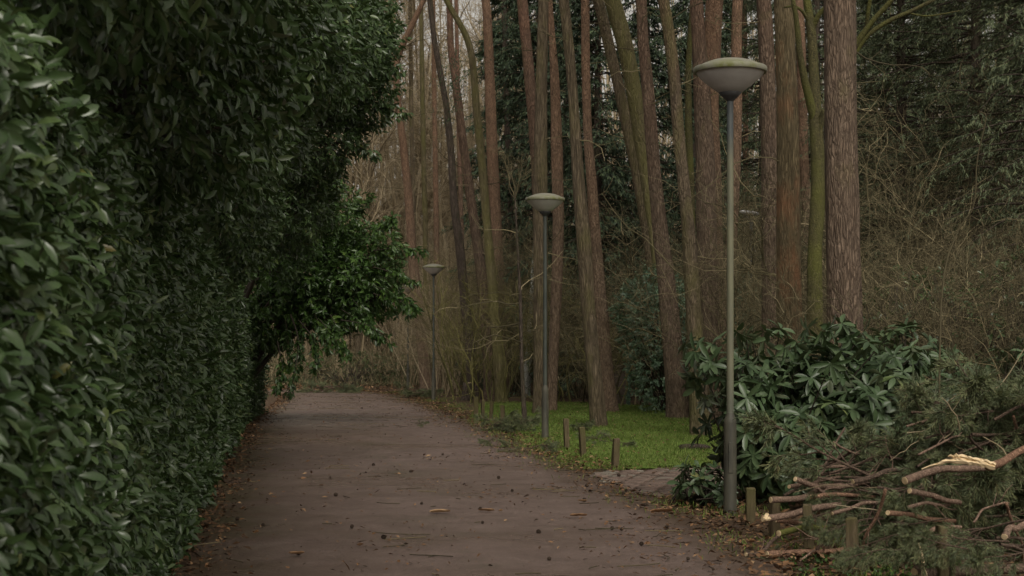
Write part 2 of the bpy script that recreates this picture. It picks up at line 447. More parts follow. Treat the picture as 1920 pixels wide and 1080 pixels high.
def road_mat():
    t = NT('lane_surface')
    uv = t.n('ShaderNodeUVMap', uv_map='UVMap').outputs[0]
    u = t.n('ShaderNodeSeparateXYZ', i_0=uv).outputs[0]
    v = t.coord((1, 1, 1), rand=False)
    big = t.noise(v, .35, 4, .6); mid = t.noise(v, 2.2, 5, .65); fine = t.noise(v, 30, 4, .7)
    c = t.ramp(mid, [(.25, (.115, .079, .066)), (.55, (.172, .122, .104)), (.8, (.22, .162, .142))])
    c = t.mix(t.mapr(fine, .35, .7, 0, .5), c, (.075, .05, .036))
    spk = t.noise(v, 75, 2, .5)
    c = t.mix(t.mapr(spk, .59, .68, 0, .75), c, (.03, .02, .014))
    c = t.mix(t.mapr(t.noise(v, 48, 2, .5), .66, .74, 0, .6), c, (.21, .14, .09))
    e = t.math('ABSOLUTE', t.math('SUBTRACT', u, .5))
    wob = t.math('ADD', e, t.math('MULTIPLY', t.math('SUBTRACT', t.noise(v, 1.3, 5, .7), .5), .28))
    c = t.mix(t.mapr(wob, .34, .47, 0, .9), c, t.ramp(fine, [(.3, (.045, .028, .018)), (.7, (.115, .072, .045))]))
    gl = t.math('MULTIPLY', t.mapr(u, .22, .04), t.mapr(t.noise(v, 1.1, 5, .7), .42, .62))
    c = t.mix(t.math('MULTIPLY', gl, .55), c, (.055, .058, .022))
    gc = t.math('MULTIPLY', t.mapr(t.math('ABSOLUTE', t.math('SUBTRACT', u, .47)), .16, .02), t.mapr(t.noise(v, .9, 6, .75), .5, .66))
    c = t.mix(t.math('MULTIPLY', gc, .45), c, (.065, .06, .03))
    br = t.n('ShaderNodeTexBrick', i_Vector=uv, i_Scale=1.0); br.offset = .5
    for k, x in (('Color1', (.9, .9, .9, 1)), ('Color2', (1.05, 1, 1, 1)), ('Mortar', (.55, .52, .5, 1)), ('Mortar Size', .006), ('Brick Width', .04), ('Row Height', .08)):
        br.inputs[k].default_value = x
    c = t.mix(.1, c, br.outputs[0], 'MULTIPLY')
    t.bump(t.math('ADD', fine, t.math('MULTIPLY', mid, 2)), .8, .02)
    wet = t.mapr(big, .34, .6)
    t.b.inputs['Specular IOR Level'].default_value = .6
    return t.set(Base_Color=c, Roughness=t.mapr(wet, 0, 1, .66, .27))


M['road'] = road_mat()


def soil_mat():
    t = NT('woodland_floor'); v = t.coord((1, 1, 1), rand=False)
    n = t.noise(v, 9, 6, .7); b = t.noise(v, .5, 4, .6)
    c = t.ramp(n, [(.28, (.035, .022, .014)), (.5, (.085, .055, .034)), (.75, (.15, .10, .06))])
    c = t.mix(t.mapr(b, .5, .68, 0, .55), c, (.055, .065, .022))
    t.bump(n, .8, .05)
    t.b.inputs['Specular IOR Level'].default_value = .2
    return t.set(Base_Color=c, Roughness=.95)


M['soil'] = soil_mat()


def turf_mat():
    t = NT('lawn_turf'); v = t.coord((1, 1, 1), rand=False); n = t.noise(v, 14, 5, .65); b = t.noise(v, .8, 4, .6)
    c = t.ramp(n, [(.25, (.06, .085, .022)), (.55, (.125, .195, .04)), (.8, (.18, .25, .06))])
    c = t.mix(t.mapr(b, .52, .7, 0, .6), c, (.09, .085, .03))
    t.bump(n, .6, .03); t.b.inputs['Specular IOR Level'].default_value = .1
    return t.set(Base_Color=c, Roughness=.95)


M['turf'] = turf_mat()


def brick_mat():
    t = NT('clay_pavers'); a = t.n('ShaderNodeAttribute', attribute_name='rnd').outputs['Fac']
    n = t.noise(t.coord((1, 1, 1), rand=False), 26, 5, .65)
    c = t.ramp(a, [(0, (.095, .068, .054)), (.35, (.15, .10, .08)), (.7, (.18, .125, .10)), (.9, (.15, .135, .11)), (1, (.22, .2, .16))])
    c = t.mix(t.mapr(n, .4, .7, 0, .55), c, (.075, .06, .042))
    t.bump(n, .4, .01)
    return t.set(Base_Color=c, Roughness=.7)


M['brick'] = brick_mat()
M['joint'] = plain_mat('paver_joint_soil', (.03, .024, .016), (.06, .05, .028), 30, .95, .4)
M['pillar'] = plain_mat('old_brick', (.06, .045, .035), (.13, .1, .08), 12, .9, .5)
M['gate_green'] = plain_mat('green_post_paint', (.03, .055, .04), (.06, .09, .06), 10, .7, .3)
M['dry_growth'] = leaf_mat('dry_undergrowth', [(0, (.06, .085, .04)), (.5, (.16, .145, .08)), (1, (.30, .23, .14))], .8, None, .1, .2)
M['cone'] = plain_mat('pine_cone_scale', (.018, .012, .008), (.06, .04, .026), 60, .9, .5)

# ------------------------------------------------------------------ sky, sun, camera
w = bpy.data.worlds.new('World'); sc.world = w; w.use_nodes = True
nt = w.node_tree; bg = nt.nodes['Background']
sky = nt.nodes.new('ShaderNodeTexSky'); sky.sky_type = 'NISHITA'; sky.sun_disc = False
SUN_EL, SUN_AZ = math.radians(46), math.radians(166)      # azimuth clockwise from +Y
sky.sun_elevation = SUN_EL; sky.sun_rotation = SUN_AZ; sky.air_density = 1.0; sky.dust_density = 4.0; sky.ozone_density = 1.0
hs = nt.nodes.new('ShaderNodeHueSaturation'); hs.inputs['Saturation'].default_value = .12
wm = nt.nodes.new('ShaderNodeMix'); wm.data_type = 'RGBA'; wm.blend_type = 'MULTIPLY'; wm.inputs[0].default_value = 1
wm.inputs[7].default_value = (1.0, .93, .82, 1)          # the warm grey of the cloud cover
nt.links.new(sky.outputs[0], hs.inputs['Color']); nt.links.new(hs.outputs[0], wm.inputs[6]); nt.links.new(wm.outputs[2], bg.inputs[0])
bg.inputs[1].default_value = .12
sd = bpy.data.lights.new('sun', 'SUN'); sd.energy = 1.3; sd.angle = math.radians(24); sd.color = (1, .95, .88)
so = bpy.data.objects.new('sun', sd); C.objects.link(so)
so.rotation_euler = (math.pi / 2 - SUN_EL, 0, -SUN_AZ + math.pi) if False else (0, 0, 0)
from mathutils import Vector
sdir = Vector((math.sin(SUN_AZ) * math.cos(SUN_EL), math.cos(SUN_AZ) * math.cos(SUN_EL), math.sin(SUN_EL)))
so.rotation_euler = sdir.to_track_quat('Z', 'Y').to_euler()

cd = bpy.data.cameras.new('camera'); co = bpy.data.objects.new('camera', cd); C.objects.link(co)
co.location = (0, 0, CAMZ); co.rotation_euler = (math.pi / 2, 0, 0)
cd.sensor_width = 36; cd.lens = 36 * F / 1920; cd.shift_y = (HZ - 540) / 1920; cd.clip_end = 3000; cd.clip_start = .1
cd.dof.use_dof = True; cd.dof.focus_distance = 19; cd.dof.aperture_fstop = 7.1
sc.camera = co
sc.view_settings.view_transform = 'Standard'; sc.view_settings.look = 'None'; sc.view_settings.gamma = 1
sc.view_settings.exposure = 0.12
sc.render.engine = 'CYCLES'
cy = sc.cycles
cy.max_bounces = 5; cy.diffuse_bounces = 3; cy.glossy_bounces = 2; cy.transmission_bounces = 2; cy.transparent_max_bounces = 4
cy.use_denoising = True
try:
    cy.denoiser = 'OPENIMAGEDENOISE'; cy.denoising_input_passes = 'RGB_ALBEDO_NORMAL'; cy.denoising_prefilter = 'ACCURATE'
except Exception:
    pass
cy.sample_clamp_indirect = 4

# ------------------------------------------------------------------ ground, lane, lawn, driveway
LY = np.array([0, 5, 11.7, 17.8, 24, 34.3, 40, 48, 55, 60, 63, 65, 66], float)
LX = np.array([-.8, -1.45, -2.42, -3.3, -4.2, -5.6, -6.2, -7.1, -7.9, -8.8, -10.5, -13.5, -18], float)
RY = np.array([0, 5, 11.4, 15.7, 20.4, 24, 30, 36.9, 45, 52, 58, 63, 67, 69, 70.5], float)
RX = np.array([2.6, 2.3, 1.98, 1.78, 1.16, .7, .0, -.86, -2.1, -3.0, -3.9, -5.2, -7.5, -11, -18], float)


def hedge_x(y):
    return np.interp(y, LY, LX)


def lane_right(y):
    return np.interp(y, RY, RX)


def densify(xs, ys, n):
    d = np.concatenate([[0], np.cumsum(np.hypot(np.diff(xs), np.diff(ys)))]); t = np.linspace(0, d[-1], n)
    return np.interp(t, d, xs), np.interp(t, d, ys)


gx = np.concatenate([[-500, -250, -120, -70], np.arange(-44, 45, .8), [70, 120, 250, 500]])
gy = np.concatenate([[-200, -90, -40, -15], np.arange(-4, 110, .8), [130, 180, 300, 500, 900]])
GX, GY = np.meshgrid(gx, gy)
q = np.stack([GX * .35, GY * .35, GX * 0], -1)
hz = (vnoise(q) - .45) * .22 + (vnoise(q * 3.1) - .5) * .08
near = np.clip((np.maximum(GX - 7.5, GY - 72)) / 4, 0, 1)
left = np.clip((hedge_x(GY) - 1.2 - GX) / 3, 0, 1)
GZ = hz * np.maximum(near, left)
mb = MB(); nyv, nxv = GX.shape
i = np.arange(nyv - 1)[:, None] * nxv; j = np.arange(nxv - 1)[None]
mb.add(np.stack([GX, GY, GZ], -1), quads=np.stack([i + j, i + j + 1, i + nxv + j + 1, i + nxv + j], -1).reshape(-1, 4))
tag(mb.build('ground', M['soil']), kind='structure')

n = 110; m = 12
lx, ly = densify(LX, LY, n); rx, ry = densify(RX, RY, n)
s = np.linspace(0, 1, m)
px_ = lx[:, None] + (rx - lx)[:, None] * s; py_ = ly[:, None] + (ry - ly)[:, None] * s
wobn = (vnoise(np.stack([px_ * 2, py_ * 2, px_ * 0], -1)) - .5) * .3
px_ += wobn * (np.abs(s - .5) > .45)[None]
dl = np.concatenate([[0], np.cumsum(np.hypot(np.diff((lx + rx) / 2), np.diff((ly + ry) / 2)))])
zz = .008 + .03 * (1 - (2 * s - 1) ** 2)[None] * np.ones((n, 1))
mb = MB(); i = np.arange(n - 1)[:, None] * m; j = np.arange(m - 1)[None]
mb.add(np.stack([px_, py_, zz], -1), quads=np.stack([i + j, i + j + 1, i + m + j + 1, i + m + j], -1).reshape(-1, 4))
uv = np.stack([np.broadcast_to(s, (n, m)), np.broadcast_to(dl[:, None], (n, m))], -1).reshape(-1, 2)
tag(mb.build('lane', M['road'], uv=uv), kind='structure')


def poly_px(pts):
    return np.array([at(a, b, ground_y(b))[:2] for a, b in pts])


lawn = poly_px([(886, 786), (930, 800), (985, 838), (1040, 862), (1085, 886), (1150, 884), (1250, 880), (1345, 876), (1430, 850), (1500, 800), (1420, 766), (1250, 764), (1120, 757), (1000, 756), (900, 758), (890, 770)])


def inside(P, poly):
    x, y = P[:, 0], P[:, 1]; r = np.zeros(len(P), bool); k = len(poly)
    for a in range(k):
        (x1, y1), (x2, y2) = poly[a], poly[(a + 1) % k]
        c = ((y1 > y) != (y2 > y)) & (x < (x2 - x1) * (y - y1) / (y2 - y1 + 1e-12) + x1)
        r ^= c
    return r


# lawn sheet: fine grid clipped to the outline
lo, hi = lawn.min(0), lawn.max(0)
step = .25
xs = np.arange(lo[0], hi[0] + step, step); ys = np.arange(lo[1], hi[1] + step, step)
X, Y_ = np.meshgrid(xs, ys)
keep = inside(np.stack([X.ravel(), Y_.ravel()], -1) + (rng.random((X.size, 2)) - .5) * .35, lawn).reshape(X.shape)
zl = .009 + .02 * vnoise(np.stack([X * .8, Y_ * .8, X * 0], -1))
idx = np.arange(X.size).reshape(X.shape)
cell = keep[:-1, :-1] & keep[1:, :-1] & keep[:-1, 1:] & keep[1:, 1:]
qd = np.stack([idx[:-1, :-1][cell], idx[:-1, 1:][cell], idx[1:, 1:][cell], idx[1:, :-1][cell]], -1)
mb = MB(); mb.add(np.stack([X, Y_, zl], -1), quads=qd)
tag(mb.build('lawn', M['turf']), kind='structure')
# grass blades
N = 150000
P = lo + rng.random((N, 2)) * (hi - lo)
P = P[inside(P + rng.normal(0, .3, P.shape), lawn)]
dens = vnoise(np.stack([P[:, 0] * 1.6, P[:, 1] * 1.6, P[:, 0] * 0], -1))
P = P[rng.random(len(P)) < np.clip(dens * 2.4 - .35, .12, 1)]
k = len(P)
z0 = .009 + .02 * vnoise(np.stack([P[:, 0] * .8, P[:, 1] * .8, P[:, 0] * 0], -1))
D = norm(np.stack([rng.normal(0, .45, k), rng.normal(0, .45, k), np.ones(k)], -1))
mb = MB(); leaves(mb, np.column_stack([P, z0]), D, rng.normal(0, 1, (k, 3)), rng.uniform(.03, .085, k), .009, fold=.1, curl=.3)
tag(mb.build('grass', M['grass']), kind='stuff')

# driveway of clay pavers in herringbone
drive = poly_px([(1098, 890), (1160, 886), (1260, 882), (1350, 878), (1500, 868), (1500, 905), (1330, 925), (1275, 938), (1200, 928), (1150, 908)])
mb = MB()
c = drive.mean(0); mb.add(np.column_stack([np.vstack([drive, c]), np.full(len(drive) + 1, .012)]), tris=[(a, (a + 1) % len(drive), len(drive)) for a in range(len(drive))])
drv = mb.build('driveway', M['joint'], smooth=False); tag(drv, kind='structure')
mb = MB(); bl, bw = .21, .105
lo, hi = drive.min(0) - .3, drive.max(0) + .3
for a in range(-60, 61):
    for b in range(-60, 61):
        for kx in (0, 1):
            # herringbone cell: pairs of bricks stepped diagonally
            ox = (a * 2 * bw) + b * bw; oy = b * bw - a * 2 * bw
            ox, oy = a * bw * 2 + b * bw, -a * bw * 2 + b * bw
            if kx == 0: x0, y0, x1, y1 = ox, oy, ox + bl, oy + bw
            else: x0, y0, x1, y1 = ox + bl, oy, ox + bl + bw, oy + bl
            cx, cy_ = (x0 + x1) / 2, (y0 + y1) / 2
            ca, sa = math.cos(.55), math.sin(.55)
            wx, wy = cx * ca - cy_ * sa + drive[:, 0].mean(), cx * sa + cy_ * ca + drive[:, 1].mean()
            if not (lo[0] < wx < hi[0] and lo[1] < wy < hi[1]): continue
            if not inside(np.array([[wx, wy]]) + rng.normal(0, .06, (1, 2)), drive)[0]: continue
            hx, hy = (x1 - x0) / 2 - .006, (y1 - y0) / 2 - .006
            zt = .03 + rng.normal(0, .004); tx, ty = rng.normal(0, .012, 2)
            V = []
            for ins, z in ((0, .006), (0, zt - .008), (.009, zt)):
                for sx, sy in ((-1, -1), (1, -1), (1, 1), (-1, 1)):
                    dx, dy = sx * (hx - ins), sy * (hy - ins)
                    V.append((wx + dx * ca - dy * sa, wy + dx * sa + dy * ca, z + (tx * dx + ty * dy if z > .01 else 0)))
            qs = [(r * 4 + e, r * 4 + (e + 1) % 4, r * 4 + 4 + (e + 1) % 4, r * 4 + 4 + e) for r in (0, 1) for e in range(4)] + [(8, 9, 10, 11)]
            mb.add(V, quads=qs, rnd=rng.random())
o = mb.build('pavers', M['brick'], drv, smooth=False)

# ------------------------------------------------------------------ laurel hedge along the lane
def hedge_foliage():
    mb = MB(); core = MB()
    # solid dark sheet added in place of inner twigs, to stop light passing through
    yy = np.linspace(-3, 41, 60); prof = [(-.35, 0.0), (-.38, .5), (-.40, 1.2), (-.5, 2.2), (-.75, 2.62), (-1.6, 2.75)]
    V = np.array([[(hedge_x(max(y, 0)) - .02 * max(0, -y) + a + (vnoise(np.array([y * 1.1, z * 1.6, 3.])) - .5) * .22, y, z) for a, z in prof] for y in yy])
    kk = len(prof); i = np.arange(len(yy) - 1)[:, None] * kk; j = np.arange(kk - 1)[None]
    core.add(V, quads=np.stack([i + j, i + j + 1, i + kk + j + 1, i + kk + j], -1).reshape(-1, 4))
    for y0, y1, dens, det, L in ((-3, 3.2, 25, 1, .14), (3.2, 7, 290, 3, .082), (7, 12, 210, 2, .092), (12, 20, 110, 2, .115), (20, 41, 75, 1, .13)):
        for dep, frac in ((0, 1.0), (.2, .8)):
            area = (y1 - y0) * 2.9; m = int(area * dens * frac)
            y = rng.uniform(y0, y1, m); z = rng.uniform(.02, 2.85, m) ** 1.0
            lump = (vnoise(np.stack([y * 1.0, z * 1.3, y * 0 + 5], -1)) - .5) * .5 + (vnoise(np.stack([y * 3, z * 3.4, y * 0], -1)) - .5) * .25
            back = np.clip((z - 2.35) / .55, 0, 1) ** 2 * .35 + np.clip((.9 - z) / .9, 0, 1) * .09
            x = hedge_x(np.maximum(y, 0)) - .14 + lump * np.where(y < 6, .22, .42) - back - dep + rng.normal(0, .05, m)
            A = np.stack([np.ones(m) * .75, -.35 + rng.normal(0, .4, m), .45 + rng.normal(0, .4, m)], -1)
            shoots(mb, np.stack([x, y, z], -1), A, 5 if det > 1 else 4, L, L * .37, (.5, 1.3), .09, .38, det, .6, .25, up=.3)
    return mb, core


t = thing('laurel_hedge', 'long clipped laurel hedge forming a tall green wall beside the lane', 'hedge', (hedge_x(20.), 20, 0))
fo, core = hedge_foliage(); org = (float(hedge_x(20.)), 20, 0)
core.build('dark_core_sheet', M['hedge_core'], t, origin=org)
fo.build('foliage', M['laurel'], t, origin=org)


# ------------------------------------------------------------------ overhanging laurel trees
def ell_points(E, dens, surf=.55):
    """points in a list of ellipsoids (cx,cy,cz,rx,ry,rz) and the outward direction"""
    Ps, Ns = [], []
    for (cx, cyy, cz, rx_, ry_, rz_) in E:
        m = int(dens * rx_ * ry_ * rz_ * 4.2)
        d = norm(rng.normal(0, 1, (m, 3))); r = rng.random(m) ** (1 / 3.)
        r = np.where(rng.random(m) < surf, rng.uniform(.78, 1.0, m), r)
        r = r * (1 + .35 * (vnoise(d * 2.1 + cx) - .5) + .25 * (vnoise(d * 5 + cyy) - .5))
        Ps.append(np.array([cx, cyy, cz]) + d * r[:, None] * np.array([rx_, ry_, rz_])); Ns.append(norm(d / np.array([rx_, ry_, rz_])))
    return np.concatenate(Ps), np.concatenate(Ns)


def laurel_tree(label, root, E, dens, det, L=.13, mat='laurel', droop=.35, limbs=(), hang=()):
    t = thing('laurel_tree', label, 'tree', root)
    P, Nn = ell_points(E, dens)
    mb = MB(); A = Nn * .7 + np.array([.15, -.1, -.05]) + rng.normal(0, .35, P.shape)
    shoots(mb, P, A, 5, L, L * .4, (.45, 1.2), .12, droop, det, .35, .18, up=.3)
    br = MB()
    r0 = np.array(root, float)
    for (cx, cyy, cz, a, b, c_) in E:
        tgt = np.array([cx, cyy, cz])
        mid = (r0 + tgt) / 2 + np.array([-.2, 0, .5])
        p = resample([r0, mid, tgt], 9); tubes(br, p, np.linspace(.07, .03, 9), 7)
        m = 14
        d = norm(rng.normal(0, 1, (m, 3))); ends = tgt + d * np.array([a, b, c_]) * .9
        st = p[rng.integers(5, 9, m)]
        tubes(br, np.stack([st, (st + ends) / 2 + rng.normal(0, .08, (m, 3)), ends], 1), np.array([.022, .014, .006]), 5)
    for pts, r in limbs:
        p = resample(pts, 10); tubes(br, p, np.linspace(r, r * .35, 10), 6)
    for pts, r in hang:                      # drooping sprays that carry leaves along their length
        p = resample(pts, 10); tubes(br, p, np.linspace(r, r * .3, 10), 5)
        q = np.repeat(p[3:], 4, 0) + rng.normal(0, .04, (28, 3))
        A = norm(np.gradient(p, axis=0))[3:].repeat(4, 0) + rng.normal(0, .5, (28, 3))
        shoots(mb, q, A, 4, L, L * .42, (.4, 1.1), .08, .7, det, .3)
    br.build('branch_frame', M['stem'], t, origin=root)
    mb.build('crown', M[mat], t, origin=root)
    return t


def EP(px, py, Y, rx, rz, ry):
    a = at(px, py, Y); return (a[0], a[1], a[2], rx * Y / F, ry, rz * Y / F)


laurel_tree('big dark laurel leaning over the near end of the clipped hedge', (-3.4, 10.5, 0),
            [EP(130, -120, 8.5, 250, 130, 1.6), EP(300, -40, 10.5, 230, 140, 1.5), EP(440, -30, 12.5, 190, 130, 1.4), EP(330, 90, 12.5, 120, 130, 1.2), (-1.75, 6.4, 3.65, .85, 1.9, .75), (-2.3, 8.0, 4.9, 1.5, 3.6, 1.1), (-2.15, 9.6, 3.55, .85, 1.7, .95), EP(110, 40, 11.5, 150, 150, 1.0), EP(230, 160, 14, 150, 150, 1.0)], 330, 2, .105)  # the large high lump lies above the view, added to shade the hedge top
laurel_tree('tall laurel in the middle of the overhanging row, deep green and shaded below', (-5.0, 18, 0),
            [EP(500, 30, 18, 150, 190, 1.6), EP(430, 210, 19, 95, 130, 1.5), EP(560, 60, 20, 130, 150, 1.4), EP(500, 220, 21, 80, 120, 1.5), EP(450, 380, 23, 60, 120, 1.6), (-2.9, 13.5, 3.8, .9, 2.0, 1.0), (-3.5, 17, 4.0, .95, 2.2, 1.15), EP(330, 260, 18.5, 130, 150, 1.2), EP(390, 380, 24, 110, 150, 1.6)], 230, 2, .125,
            limbs=[((at(420, 420, 20), at(470, 330, 20), at(560, 250, 20)), .04)])
laurel_tree('laurel with leafy tips reaching farthest over the lane above head height', (-6.2, 27, 0),
            [EP(620, 70, 26, 120, 130, 1.6), EP(660, 170, 27, 80, 80, 1.2), EP(560, 230, 27, 120, 110, 1.6), EP(690, 30, 27, 55, 80, 1.0), EP(520, 370, 28, 100, 100, 1.7), EP(600, 330, 28, 40, 40, .8)], 170, 1, .14,
            hang=[((at(640, 180, 27), at(700, 190, 26.5), at(750, 215, 26.2)), .015), ((at(640, 110, 27), at(700, 120, 26.5), at(748, 130, 26)), .015), ((at(600, 270, 27), at(660, 270, 26.8), at(700, 290, 26.5)), .015)])
laurel_tree('bright green laurel with a low bough drooping over the lane', (-6.6, 36, 0),
            [EP(660, 520, 36, 75, 85, 1.4), EP(575, 500, 36, 90, 110, 1.6), EP(700, 480, 36, 55, 62, 1.0), EP(620, 420, 36, 60, 45, 1.0), EP(600, 590, 36, 80, 40, 1.2), EP(500, 560, 36, 60, 110, 1.6), EP(700, 560, 36, 50, 40, .9), EP(610, 375, 34.5, 55, 40, 1.0), EP(520, 450, 33, 70, 80, 1.2), EP(560, 380, 32, 60, 60, 1.2)], 135, 1, .16, 'laurel_far', .4,
            limbs=[((at(500, 640, 36), at(540, 590, 35.5), at(600, 560, 35)), .05), ((at(480, 600, 35), at(520, 550, 35), at(570, 520, 35)), .04)],
            hang=[((at(545, 590, 34), at(560, 640, 33.5), at(552, 700, 33), at(545, 735, 33)), .02), ((at(560, 600, 34), at(590, 640, 33.6), at(592, 690, 33.4)), .018),
                  ((at(600, 600, 34), at(625, 630, 33.8), at(640, 660, 33.6)), .014), ((at(640, 600, 34.5), at(690, 610, 34), at(730, 640, 34)), .014),
                  ((at(520, 640, 34), at(530, 690, 33.4), at(522, 725, 33.2)), .018), ((at(700, 550, 35), at(745, 565, 34.8), at(780, 578, 34.6)), .012), ((at(700, 470, 35), at(750, 465, 34.8), at(790, 470, 34.6)), .012)]
            + [((at(x_, y_, 35), at(x_ + dx * .5, y_ + dy * .4, 34.7), at(x_ + dx, y_ + dy, 34.4)), .011) for x_, y_, dx, dy in ((680, 430, 60, -20), (700, 500, 75, 30), (690, 530, 80, 50), (660, 560, 50, 70), (620, 590, 30, 75), (590, 590, 25, 60), (640, 580, 60, 50), (650, 410, 40, -40), (600, 400, 30, -50), (720, 520, 55, 65), (570, 600, -10, 80), (535, 600, 10, 90))])

# ------------------------------------------------------------------ street lamps
def lamp(label, px, Y, rz=0.0, paint='pole_dark'):
    p = at(px, HZ, Y); x = p[0]
    t = thing('street_lamp', label, 'street lamp', (x, Y, 0), rz, 'post top street lamps along the lane')
    mb = MB(); lathe(mb, [(.072, -.05), (.072, .02), (.066, .05), (.062, .9), (.059, .94), (.04, .985), (.036, 1.0)], 20); mb.build('pole_base', M['lamp_base'], t)
    mb = MB(); boxm(mb, (-.025, -.071, .42), (.025, -.062, .72), 0, .004); mb.build('service_door', M['lamp_base'], t, smooth=False)
    mb = MB(); lathe(mb, [(.036, .98), (.034, 2.4), (.032, 4.12)], 16); mb.build('pole', M[paint], t)
    mb = MB(); lathe(mb, [(.034, 4.06), (.05, 4.08), (.075, 4.10), (.113, 4.142), (.105, 4.15)], 24); mb.build('collar', M['metal_dark'], t)
    mb = MB(); lathe(mb, [(.06, 4.11), (.109, 4.144), (.175, 4.192), (.245, 4.247), (.30, 4.298), (.328, 4.333), (.333, 4.343)], 40); mb.build('bowl', M['bowl'], t)
    mb = MB(); lathe(mb, [(.325, 4.341), (.352, 4.335), (.36, 4.344), (.359, 4.386), (.352, 4.394), (.335, 4.398), (.305, 4.408), (.26, 4.430), (.18, 4.458), (.10, 4.472), (.04, 4.476), (.0, 4.476)], 40); mb.build('cap', M['cap'], t)
    return t


lamp('nearest and tallest street lamp, its pole rising through the rhododendron', 1369, 15.7, 0, 'pole')
lamp('street lamp standing on the lawn edge near the short wooden posts', 1022, 29.0, .8)
lamp('small street lamp in front of the brown bare thicket at the lane bend', 813, 52.2, 1.9)
lamp('farthest street lamp, half hidden by laurel leaves and the crooked red pine', 765, 68, 2.6)
# the other lamp among the trees: arm head on a pole
a = at(1409, 408, 45)
t = thing('street_lamp', 'pale flat headed street lamp glimpsed between the pine trunks', 'street lamp', (a[0], 45, 0))
mb = MB(); H = a[2]; lathe(mb, [(.07, 0), (.06, 2), (.05, H - .1)], 12); mb.build('pole', M['pole'], t)
mb = MB(); tubes(mb, np.array([[0, 0, H - .15], [-.08, 0, H - .02], [-.22, 0, H + .05]]), .04, 8, caps=True); mb.build('bracket', M['metal_dark'], t)
mb = MB(); th = np.linspace(0, math.pi, 9)
lathe(mb, [(.001 + .13 * math.sin(u), .3 * -math.cos(u)) for u in th], 16)
o = mb.build('lamp_shell', M['metal_grey'], t); o.rotation_euler = (0, math.radians(98), 0); o.location = (-.05, 0, H + .13); o.scale = (.55, 1, 1)


# ------------------------------------------------------------------ trees
def pine_crown_mesh(name, n_cl, spread, hgt, mat):
    mb = MB()
    c = np.stack([rng.normal(0, spread * .5, n_cl), rng.normal(0, spread * .5, n_cl), rng.random(n_cl) * hgt], -1)
    for q in c:
        m = 10; d = norm(rng.normal(0, 1, (m, 3)) + np.array([0, 0, .4])); 
        P = q + rng.normal(0, .35, (m, 3)) * np.array([1.3, 1.3, .5])
        leaves(mb, P, d, rng.normal(0, 1, (m, 3)), rng.uniform(.25, .5, m), .10, fold=.2, curl=.1)
    st = np.stack([np.zeros(n_cl), np.zeros(n_cl), np.maximum(c[:, 2] - 1.0, 0)], -1)
    br = np.stack([st, (st + c) / 2 + np.array([0, 0, .2]), c], 1)
    mbb = MB(); tubes(mbb, br, np.array([.06, .04, .02]), 5); tubes(mbb, np.array([[0, 0, -.5], [0, 0, hgt * .5], [.1, 0, hgt]]), np.array([.1, .07, .03]), 8)
    return mb.mesh(name, M[mat]), mbb.mesh(name + '_limbs', M['pine_bark_red'])


PINE_CROWNS = [pine_crown_mesh('pine_crown', 46, 2.6, 5.0, 'pine'), pine_crown_mesh('pine_crown', 38, 2.2, 6.0, 'pine')]


def twig_tree_mesh(name, h, stems, mat, spread=.35, r0=.03, n1=9, n2=6, n3=4, curv=.16, up=.06, base=.15, sides=(6, 4, 3, 3), L=(.5, .42, .4)):
    """bare branching: stems > branches > twigs > twiglets, one part"""
    mb = MB()
    P0 = np.column_stack([rng.normal(0, base, stems), rng.normal(0, base, stems), np.zeros(stems)])
    D0 = np.column_stack([rng.normal(0, spread, stems), rng.normal(0, spread, stems), np.ones(stems)])
    p1 = grow(P0, D0, h * rng.uniform(.7, 1.05, stems), 9, curv, up)
    f = np.linspace(1, .25, 9); tubes(mb, p1, r0 * rng.uniform(.6, 1.2, stems)[:, None] * f, sides[0])
    a, d, tt = kids(p1, n1, .15, .98, (.35, .95)); p2 = grow(a, d, h * L[0] * (1.1 - .75 * tt) * rng.uniform(.4, 1, len(a)), 7, curv * 1.3, up)
    tubes(mb, p2, r0 * .38 * np.linspace(1, .3, 7), sides[1])
    a, d, tt = kids(p2, n2, .2, 1, (.4, 1.0)); p3 = grow(a, d, h * L[0] * L[1] * rng.uniform(.3, 1, len(a)), 5, curv * 1.5, up)
    tubes(mb, p3, max(r0 * .17, .003) * np.linspace(1, .4, 5), sides[2])
    if n3:
        a, d, tt = kids(p3, n3, .3, 1, (.4, 1.0)); p4 = grow(a, d, h * L[0] * L[1] * L[2] * rng.uniform(.4, 1, len(a)), 4, curv * 1.5, 0)
        tubes(mb, p4, max(r0 * .1, .0022) * np.linspace(1, .5, 4), sides[3])
    return mb.mesh(name, M[mat])


BARE_CROWNS = [twig_tree_mesh('crown', 8, 4, 'twig', .4, .09, 8, 6, 3, base=.02), twig_tree_mesh('crown', 7, 5, 'twig', .5, .08, 8, 6, 3, base=.02)]


